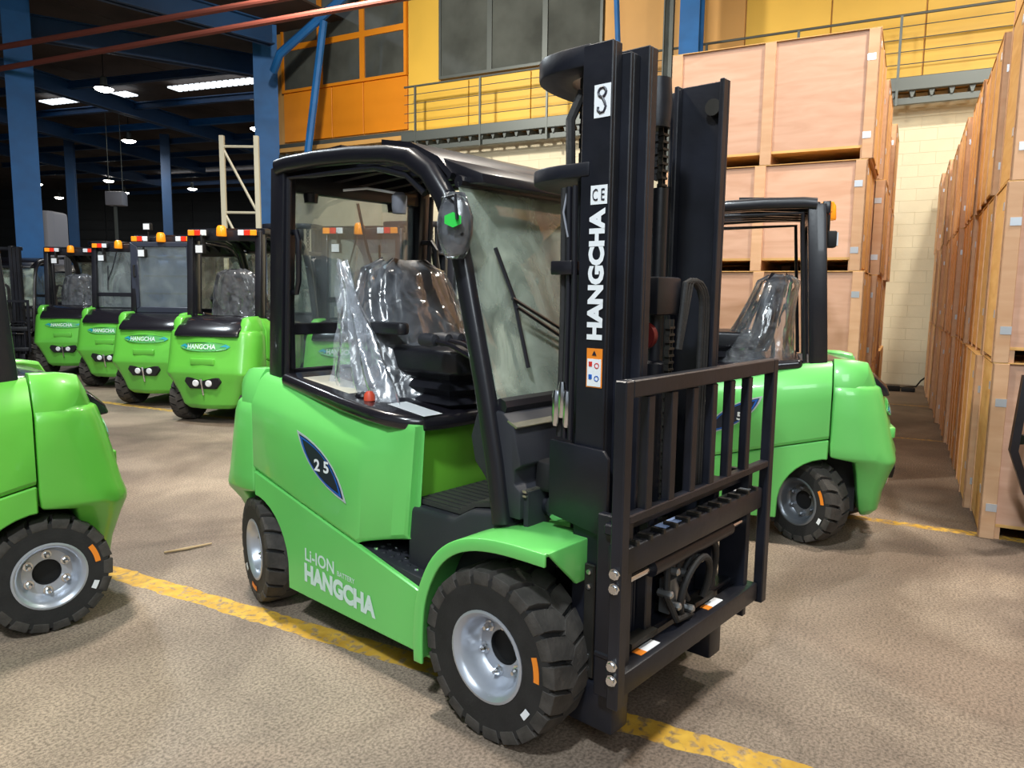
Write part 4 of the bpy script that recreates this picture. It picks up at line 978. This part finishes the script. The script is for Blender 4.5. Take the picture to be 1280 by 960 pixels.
    for k in range(6):
        yk = (-0.40, -0.26, -0.12, 0.02, 0.16, 0.31)[k]
        cp('bar', ('bar', k), lambda: MB().box(0.48, 0.51, yk - 0.019, yk + 0.019, 0.89, 1.24), MAST, br_, bevel=0.003, seg=1)
    for nm, z, h_ in (('upper_fork_bar', 0.70, 0.085), ('lower_fork_bar', 0.315, 0.075)):
        fb = cp(nm, nm, lambda: MB().box(0.43, 0.50, -0.50, 0.50, z, z + h_), MAST, T, bevel=0.008)
        if nm == 'upper_fork_bar':
            for k in range(12): cp('notch', ('nt', k), lambda: MB().box(0.455, 0.503, -0.45 + k * 0.08, -0.435 + k * 0.08, z + h_ - 0.002, z + h_ + 0.012), STEELK, fb, smooth=0)
    cp('side_shift_bar', 'ssb', lambda: MB().box(0.40, 0.44, -0.48, 0.48, 0.805, 0.84), MAST, T, bevel=0.005, seg=1)
    cp('side_shift_bar', 'ssb2', lambda: MB().box(0.36, 0.42, -0.46, 0.46, 0.39, 0.41), MAST, T, bevel=0.005, seg=1)
    cp('side_shift_cylinder', 'ssc', lambda: MB().tube([(0.45, -0.28, 0.655), (0.45, 0.30, 0.655)], 0.03, n=16), MAST, T)
    cp('piston_rod', 'psr', lambda: MB().tube([(0.45, -0.42, 0.655), (0.45, -0.28, 0.655)], 0.013, n=10).tube([(0.45, 0.30, 0.655), (0.45, 0.45, 0.655)], 0.013, n=10), CHROME, T)
    for sg in (-1, 1):
        cp('carriage_plate', ('cpl', sg), lambda: MB().box(0.36, 0.475, sg * 0.44 - 0.015, sg * 0.44 + 0.015, 0.26, 0.86), MAST, T, bevel=0.004, seg=1)
        cp('carriage_bracket', ('cbr', sg), lambda: MB().box(0.36, 0.43, sg * 0.24 - 0.02, sg * 0.24 + 0.02, 0.275, 0.86), MAST, T, bevel=0.004, seg=1)
        for zz in (0.44, 0.395, 0.68, 0.725):
            cp('bolt', ('blt', sg, zz), lambda: MB().lathe([(0.018, 0.0), (0.018, sg * 0.004), (0.0125, sg * 0.005), (0.0125, sg * 0.014), (0, sg * 0.014)], (0.495, sg * 0.556, zz), 'y', 8), CHROME, T, smooth=20)
    cp('carriage_back', 'cbk', lambda: MB().box(0.345, 0.36, -0.30, 0.30, 0.28, 0.64), MAST, T, smooth=0)
    def tangle():
        b = MB()
        def loop(c, r, rr, tilt):
            pts = []
            for k in range(22):
                a = -0.6 + 1.75 * pi * k / 21; pts.append((c[0] + tilt * sin(a), c[1] + r * cos(a), c[2] + r * 1.15 * sin(a)))
            b.tube(pts, rr, n=10)
        loop((0.46, 0.03, 0.50), 0.10, 0.013, 0.02); loop((0.43, 0.10, 0.50), 0.14, 0.012, 0.03)
        b.tube([(0.43, -0.12, 0.66), (0.45, -0.16, 0.52), (0.46, -0.10, 0.42), (0.45, 0.02, 0.40)], 0.012, n=8)
        b.tube([(0.43, -0.05, 0.64), (0.44, -0.06, 0.55), (0.45, 0.0, 0.46)], 0.010, n=8)
        return b
    cp('hydraulic_hose', 'tng', tangle, RUB, T)
    def fit():
        b = MB()
        for p in ((-0.12, 0.60), (-0.04, 0.57), (-0.10, 0.47), (0.0, 0.43), (0.06, 0.60), (-0.16, 0.53)):
            b.lathe([(0.014, -0.03), (0.014, 0.02), (0.008, 0.025), (0, 0.025)], (0.45, p[0], p[1]), 'x', 6)
        b.box(0.40, 0.44, -0.12, 0.0, 0.44, 0.56); return b
    cp('hose_fittings', 'fit', fit, mat('zinc', (0.35, 0.36, 0.37), 0.35, metal=0.8), T, smooth=20)
    cp('wear_pad', 'wrp', lambda: MB().box(0.405, 0.455, -0.38, -0.22, 0.412, 0.43).box(0.405, 0.455, 0.05, 0.20, 0.412, 0.43), STEELK, T, smooth=0)
    # bracket plate on the right rail, side strip and tilt cylinder
    cp('mast_bracket', 'mbr', lambda: MB().prism([(0.125, 0.80), (0.34, 0.765), (0.36, 0.785), (0.36, 1.02), (0.34, 1.045), (0.125, 1.055)], 'y', -0.405, -0.388), MAST, T, bevel=0.004)
    cp('mast_strip', 'mst', lambda: MB().box(0.275, 0.315, -0.398, -0.386, 0.27, 0.66), STEELK, T, bevel=0.003, seg=1)
    for zz in (0.30, 0.345, 0.585, 0.635):
        cp('bolt', ('msb', zz), lambda: MB().lathe([(0.009, 0), (0.009, -0.005), (0, -0.006)], (0.295, -0.398, zz), 'y', 8), CHROME, T)
    for sg in (-1, 1): cp('mast_shoe', ('msh', sg), lambda: MB().box(0.20, 0.40, min(sg * .3, sg * .4), max(sg * .3, sg * .4), 0.10, 0.26), MAST, T, bevel=0.01)
    for sg in (-1, 1):
        cp('tilt_cylinder', ('tc', sg), lambda: MB().tube([(-0.02, sg * 0.31, 0.80), (0.10, sg * 0.31, 0.79)], 0.036, n=16).tube([(0.10, sg * 0.31, 0.79), (0.21, sg * 0.31, 0.78)], 0.02, n=12), MAST, T)
        cp('pivot_cap', ('pc', sg), lambda: MB().lathe([(0.045, 0), (0.045, sg * 0.02), (0.03, sg * 0.028), (0, sg * 0.028)], (0.11, sg * 0.325, 0.80), 'y', 20), CHROME, T)
        cp('mast_mount', ('mm', sg), lambda: MB().prism([(0.02, 0.60), (0.24, 0.60), (0.24, 0.76), (0.02, 0.73)], 'y', sg * 0.29 - 0.012, sg * 0.29 + 0.012), GREEN, T, smooth=0)

def chain_mb(x, y, z0, z1):
    b = MB(); p = 0.024; k = 0; z = z0
    while z < z1:
        w = 0.010 if k % 2 else 0.016
        b.box(x - 0.009, x + 0.009, y - w, y - w + 0.004, z - 0.004, z + p + 0.004); b.box(x - 0.009, x + 0.009, y + w - 0.004, y + w, z - 0.004, z + p + 0.004)
        b.box(x - 0.005, x + 0.012, y - 0.018, y + 0.018, z - 0.004, z + 0.004)
        z += p; k += 1
    return b

# ------------------------------------------------------------------ the main forklift
GRP = 'green counterbalance forklifts'
F = forklift('forklift', (0.2986, 2.8411), -40.95, 'green and black forklift in the centre foreground with its tall mast raised in front', GRP, mast=True, rear_lights=False, steer=(-16, -16), spike=True, main=True, beacon=False)
# print on the mast side
YM = -0.3875
text('HANGCHA', WHITE, F, (0.285, YM, 1.60), (0, 0, 1), (-1, 0, 0), 0.41, 0.060, bold=0.055)
def plate(w, h, x, z, m, t=0.001, nm='label'): return decal(rect(w, h), m, F, (x, YM + 0.001, z), (1, 0, 0), (0, 0, 1), nm, t=t)
p_ = plate(0.062, 0.058, 0.288, 1.845, WHITE, nm='conformity_label'); text('C E', INK, p_, (0.288, YM - 0.001, 1.845), (1, 0, 0), (0, 0, 1), 0.046, 0.036, name='mark', bold=0.0)
p_ = plate(0.060, 0.098, 0.292, 2.125, WHITE, nm='hook_label')
hk = MB().tube([(0.292 + 0.014 * cos(a), YM - 0.0015, 2.150 + 0.014 * sin(a)) for a in [2 * pi * k / 14 for k in range(15)]], 0.004, n=6)
hk.tube([(0.292, YM - 0.0015, 2.136), (0.300, YM - 0.0015, 2.122), (0.306, YM - 0.0015, 2.106), (0.299, YM - 0.0015, 2.092), (0.286, YM - 0.0015, 2.090), (0.277, YM - 0.0015, 2.098), (0.278, YM - 0.0015, 2.108)], 0.004, n=6)
hk.build('mark', INK, p_)
p_ = plate(0.060, 0.125, 0.287, 1.305, ORANGE, nm='warning_label')
decal(rect(0.052, 0.088), WHITE, p_, (0.287, YM, 1.290), (1, 0, 0), (0, 0, 1), 'field', t=0.002)
decal([(-0.008, -0.006), (0.008, -0.006), (0, 0.008)], INK, p_, (0.287, YM - 0.001, 1.352), (1, 0, 0), (0, 0, 1), 'mark', t=0.002)
for zz in (1.313, 1.272):
    MB().tube([(0.298 + 0.008 * cos(a), YM - 0.003, zz + 0.008 * sin(a)) for a in [2 * pi * k / 10 for k in range(11)]], 0.0015, n=5).box(0.268, 0.280, YM - 0.004, YM - 0.002, zz - 0.003, zz + 0.012).build('mark', REDP if zz > 1.3 else BLUEP, p_, smooth=0)
# stickers on the fork bars
for yy in (-0.30, 0.17):
    b_ = MB().box(0.44, 0.475, yy - 0.02, yy + 0.065, 0.390, 0.3915).build('label', WHITE, F, smooth=0); MB().box(0.44, 0.475, yy - 0.055, yy - 0.02, 0.390, 0.3915).build('label', ORANGE, F, smooth=0)
MB().box(0.44, 0.48, -0.24, -0.10, 0.785, 0.787).build('label', mat('blue_white', (0.3, 0.42, 0.72), 0.5), F, smooth=0)
MB().box(0.44, 0.48, 0.36, 0.45, 0.785, 0.787).build('label', WHITE, F, smooth=0)
# hoses up the rear edge of the right rail
for k, (x, y, r, m) in enumerate(((0.135, -0.36, 0.013, RUB), (0.165, -0.375, 0.010, BLACK), (0.195, -0.385, 0.009, CHROME if False else BLACK))):
    MB().tube([(x, y, 1.06), (x + 0.005, y, 1.5), (x, y, 1.88)], r, n=8).build('hydraulic_hose', m, F)
MB().tube([(0.135, -0.33, 1.92), (0.13, -0.33, 2.1), (0.155, -0.30, 2.19)], 0.016, n=8).build('hydraulic_hose', RUB, F)
for k, x in enumerate((0.135, 0.160, 0.180)):
    MB().lathe([(0.011, 0.0), (0.014, 0.01), (0.014, 0.10), (0.010, 0.12)], (x, -0.385, 1.10 + 0.03 * (k % 2)), 'z', 10).build('hose_fitting', CHROME, F)
MB().box(0.115, 0.20, -0.405, -0.35, 1.60, 1.645).build('hose_clamp', BLACK, F, bevel=0.005)
MB().tube([(0.155, -0.375, 1.86), (0.150, -0.385, 1.80), (0.170, -0.385, 1.72)], 0.0035, n=6).build('cable', PALE, F)
# mirror in its film, on the right front pillar
mr = MB().xf(Matrix()).lathe([(0.0, -0.028), (0.045, -0.026), (0.075, -0.014), (0.082, 0.0), (0.078, 0.01), (0.0, 0.012)], (0, 0, 0), 'y', 28)
mr.v = [(x * 0.72, y, z * 1.28) for x, y, z in mr.v]
mo = mr.xf(Matrix.Translation((-0.215, -0.515, 1.765)) @ Matrix.Rotation(radians(38), 4, 'Z')).build('mirror', GLOSS, F)
cvr = MB(); rings = []
for i in range(12):
    t = i / 11; rr = 0.100 * sin(pi * (0.10 + 0.80 * t)) ** 0.6; rings.append([((rr * (0.62 + 0.06 * rough_noise(i * .5, k * .5))) * cos(2 * pi * k / 24), rr * 0.34 * sin(2 * pi * k / 24) * (1 + 0.3 * rough_noise(i * .6, k * .4, 3)), -0.112 + 0.224 * t) for k in range(24)])
cvr.loft(rings).xf(Matrix.Translation((-0.215, -0.515, 1.765)) @ Matrix.Rotation(radians(38), 4, 'Z')).build('mirror_film', FILM, mo, smooth=75)
MB().tube([(-0.30, -0.49, 1.84), (-0.26, -0.53, 1.86), (-0.17, -0.56, 1.86), (-0.16, -0.56, 1.78)], 0.006, n=6).tube([(-0.31, -0.49, 1.68), (-0.22, -0.54, 1.68)], 0.006, n=6).build('mirror_bracket', BLACK, F)
decal([(0.028 * cos(a) * (1 + 0.15 * (k % 2)), 0.022 * sin(a) * (1 + 0.15 * (k % 2))) for k, a in enumerate([2 * pi * i / 12 for i in range(12)])], GREEST, mo, (-0.180, -0.560, 1.780), (cos(radians(38)), sin(radians(38)), 0), (0, 0, 1), 'sticker', t=0.002)
# wiper on the windscreen
def wsx(z): return -0.072 - (z - 1.15) * 0.2628
MB().tube([(wsx(1.70) + 0.02, -0.33, 1.70), (wsx(1.52) + 0.03, -0.29, 1.52), (wsx(1.27) + 0.02, -0.27, 1.27)], 0.008, n=6).tube([(wsx(1.50) + 0.035, -0.31, 1.52), (wsx(1.36) + 0.03, 0.05, 1.36), (wsx(1.25) + 0.03, 0.22, 1.25)], 0.007, n=6).tube([(wsx(1.48) + 0.035, -0.29, 1.49), (wsx(1.34) + 0.03, 0.03, 1.335), (wsx(1.25) + 0.03, 0.19, 1.23)], 0.007, n=6).build('wiper', BLACK, F)
MB().rbox(wsx(1.25) - 0.0, wsx(1.25) + 0.03, 0.15, 0.25, 1.18, 1.30, 0.01).build('wiper_motor', BLACK, F, bevel=0.008)
# interior lamp, wiring block and rear work lamps under the roof
il = MB().lathe([(0.03, -0.05), (0.035, -0.02), (0.035, 0.03), (0.02, 0.045), (0, 0.045)], (-1.05, -0.05, 1.945), 'z', 16).build('interior_lamp', PALE, F)
MB().tube([(-1.05, -0.05, 1.985), (-1.12, -0.18, 2.0), (-1.2, -0.25, 1.99)], 0.006, n=6).build('cable', WHITE, il)
for yy in (-0.28, 0.22): MB().lathe([(0.03, -0.02), (0.035, 0.02), (0, 0.03)], (-1.41, yy, 1.965), 'z', 14).build('hinge', BLACK, F)
# filter and pivot behind the fender
MB().lathe([(0.0, 0.1), (0.055, 0.095), (0.06, 0.0), (0.05, -0.01)], (0.06, -0.30, 0.86), 'z', 20).build('breather', DARK, F, bevel=0.01)

# ------------------------------------------------------------------ other green forklifts
forklift('forklift', (0.58, 5.38), 162, 'green forklift at the right with its side and turned rear wheel showing', GRP, mast=True, steer=(-42, -42), rear_lights=True, rear_glass=False, rimm=DRIM)
forklift('forklift', (-3.55, 2.45), 223, 'green forklift cut off by the left edge, only its rear corner and wheel showing', GRP, paint=GREEN_B, mast=False, rimm=SILV, rear_lights=False, beacon=False)
row = (
    ('hooded', -3.50, 8.25, 80, 'nearest green forklift of the rear row, wrapped seat above its rear hood', dict(rear_glass=False)),
    ('door', -4.75, 9.45, 82, 'green forklift in the rear row with a closed glazed rear door and blue curtain', dict(rear_door=True, rear_glass=False, seat=False)),
    ('glass', -6.2, 11.2, 86, 'green forklift in the rear row between the one with the rear door and the leftmost', {}),
    ('open', -7.75, 12.75, 97, 'leftmost green forklift of the rear row, open back and wrapped seat', dict(rear_glass=False)),
    ('seen', -1.80, 7.70, 78, 'green forklift of the rear row seen through the open cab of the front truck', dict(mast=True)),
    ('last', -0.42, 7.15, 72, 'green forklift of the rear row seen through the dusty windscreen', dict(mast=True)),
)
for key, x, y, h, lab, kw in row:
    a = radians(h); sc = 1.06
    k = dict(mast=True, side_logo='none', rimm=DRIM, scale=sc, stickers=False, paint=GREEN_B); k.update(kw)
    forklift('forklift', (x + 2.05 * sc * cos(a), y + 2.05 * sc * sin(a)), h, lab, GRP, **k)
# dark and red machines at the far left
forklift('forklift', (-9.9, 14.6), -75, 'dark forklift at the far left edge with its black mast towards the camera', 'dark trucks at the left', paint=STEELK, mast=True, rear_lights=False, logo=False, side_logo='none', rimm=DRIM, stickers=False, seat=False)
forklift('forklift', (-11.6, 19.0), -60, 'red forklift behind the leftmost green truck', 'dark trucks at the left', paint=REDM, mast=True, rear_lights=False, logo=False, side_logo='none', rimm=DRIM, stickers=False)

# piece of a truck at the right edge
e_ = empty('forklift', (2.99, 4.30, 0), radians(25)); tag(e_, 'black steel front frame of a truck cut off by the right edge', 'forklift', 'dark trucks at the left')
e_['group'] = 'truck at the right edge'
MB().tube([(0.0, 0, 1.10), (-0.06, 0, 0.66), (0.10, 0, 0.40), (0.25, 0, 0.36)], 0.03, n=4).build('frame_tube', MAST, e_)
MB().box(0.2, 0.42, -0.03, 0.03, 0.0, 1.3).build('rail', MAST, e_, bevel=0.005)
MB().box(0.12, 0.2, -0.035, -0.03, 0.70, 0.85).build('label', WHITE, e_, smooth=0)
MB().tube([(0.0, 0.0, 0.72), (0.3, 0.0, 0.72)], 0.03, n=12).build('pin', STEELK, e_)

# ------------------------------------------------------------------ small things on the floor
o = MB().tube([(-2.02, 4.19, 0.010), (-1.92, 4.26, 0.011), (-1.81, 4.36, 0.010)], [0.006, 0.009, 0.005], n=6).build('wooden_stick', STICKW); tag(o, 'thin wooden stick lying on the concrete left of the front truck', 'stick')
pts = [(6.1, 12.55, 0.02), (6.3, 12.45, 0.03), (6.5, 12.5, 0.02), (6.7, 12.62, 0.02), (6.9, 12.62, 0.03), (7.05, 12.75, 0.12), (7.2, 12.85, 0.18)]
o = MB().tube(pts, 0.014, n=6).build('cable', DARK); tag(o, 'black cable on the floor at the foot of the cream wall', 'cable')
o = MB().box(-0.12, 0.12, -0.05, 0.05, 0, 0.09).box(0.14, 0.34, -0.04, 0.04, 0, 0.07).build('power_strip', DARK, bevel=0.012); o.location = (6.30, 12.25, 0); o.rotation_euler = (0, 0, -0.4); tag(o, 'black power strip at the end of the cable by the cream wall', 'power strip')
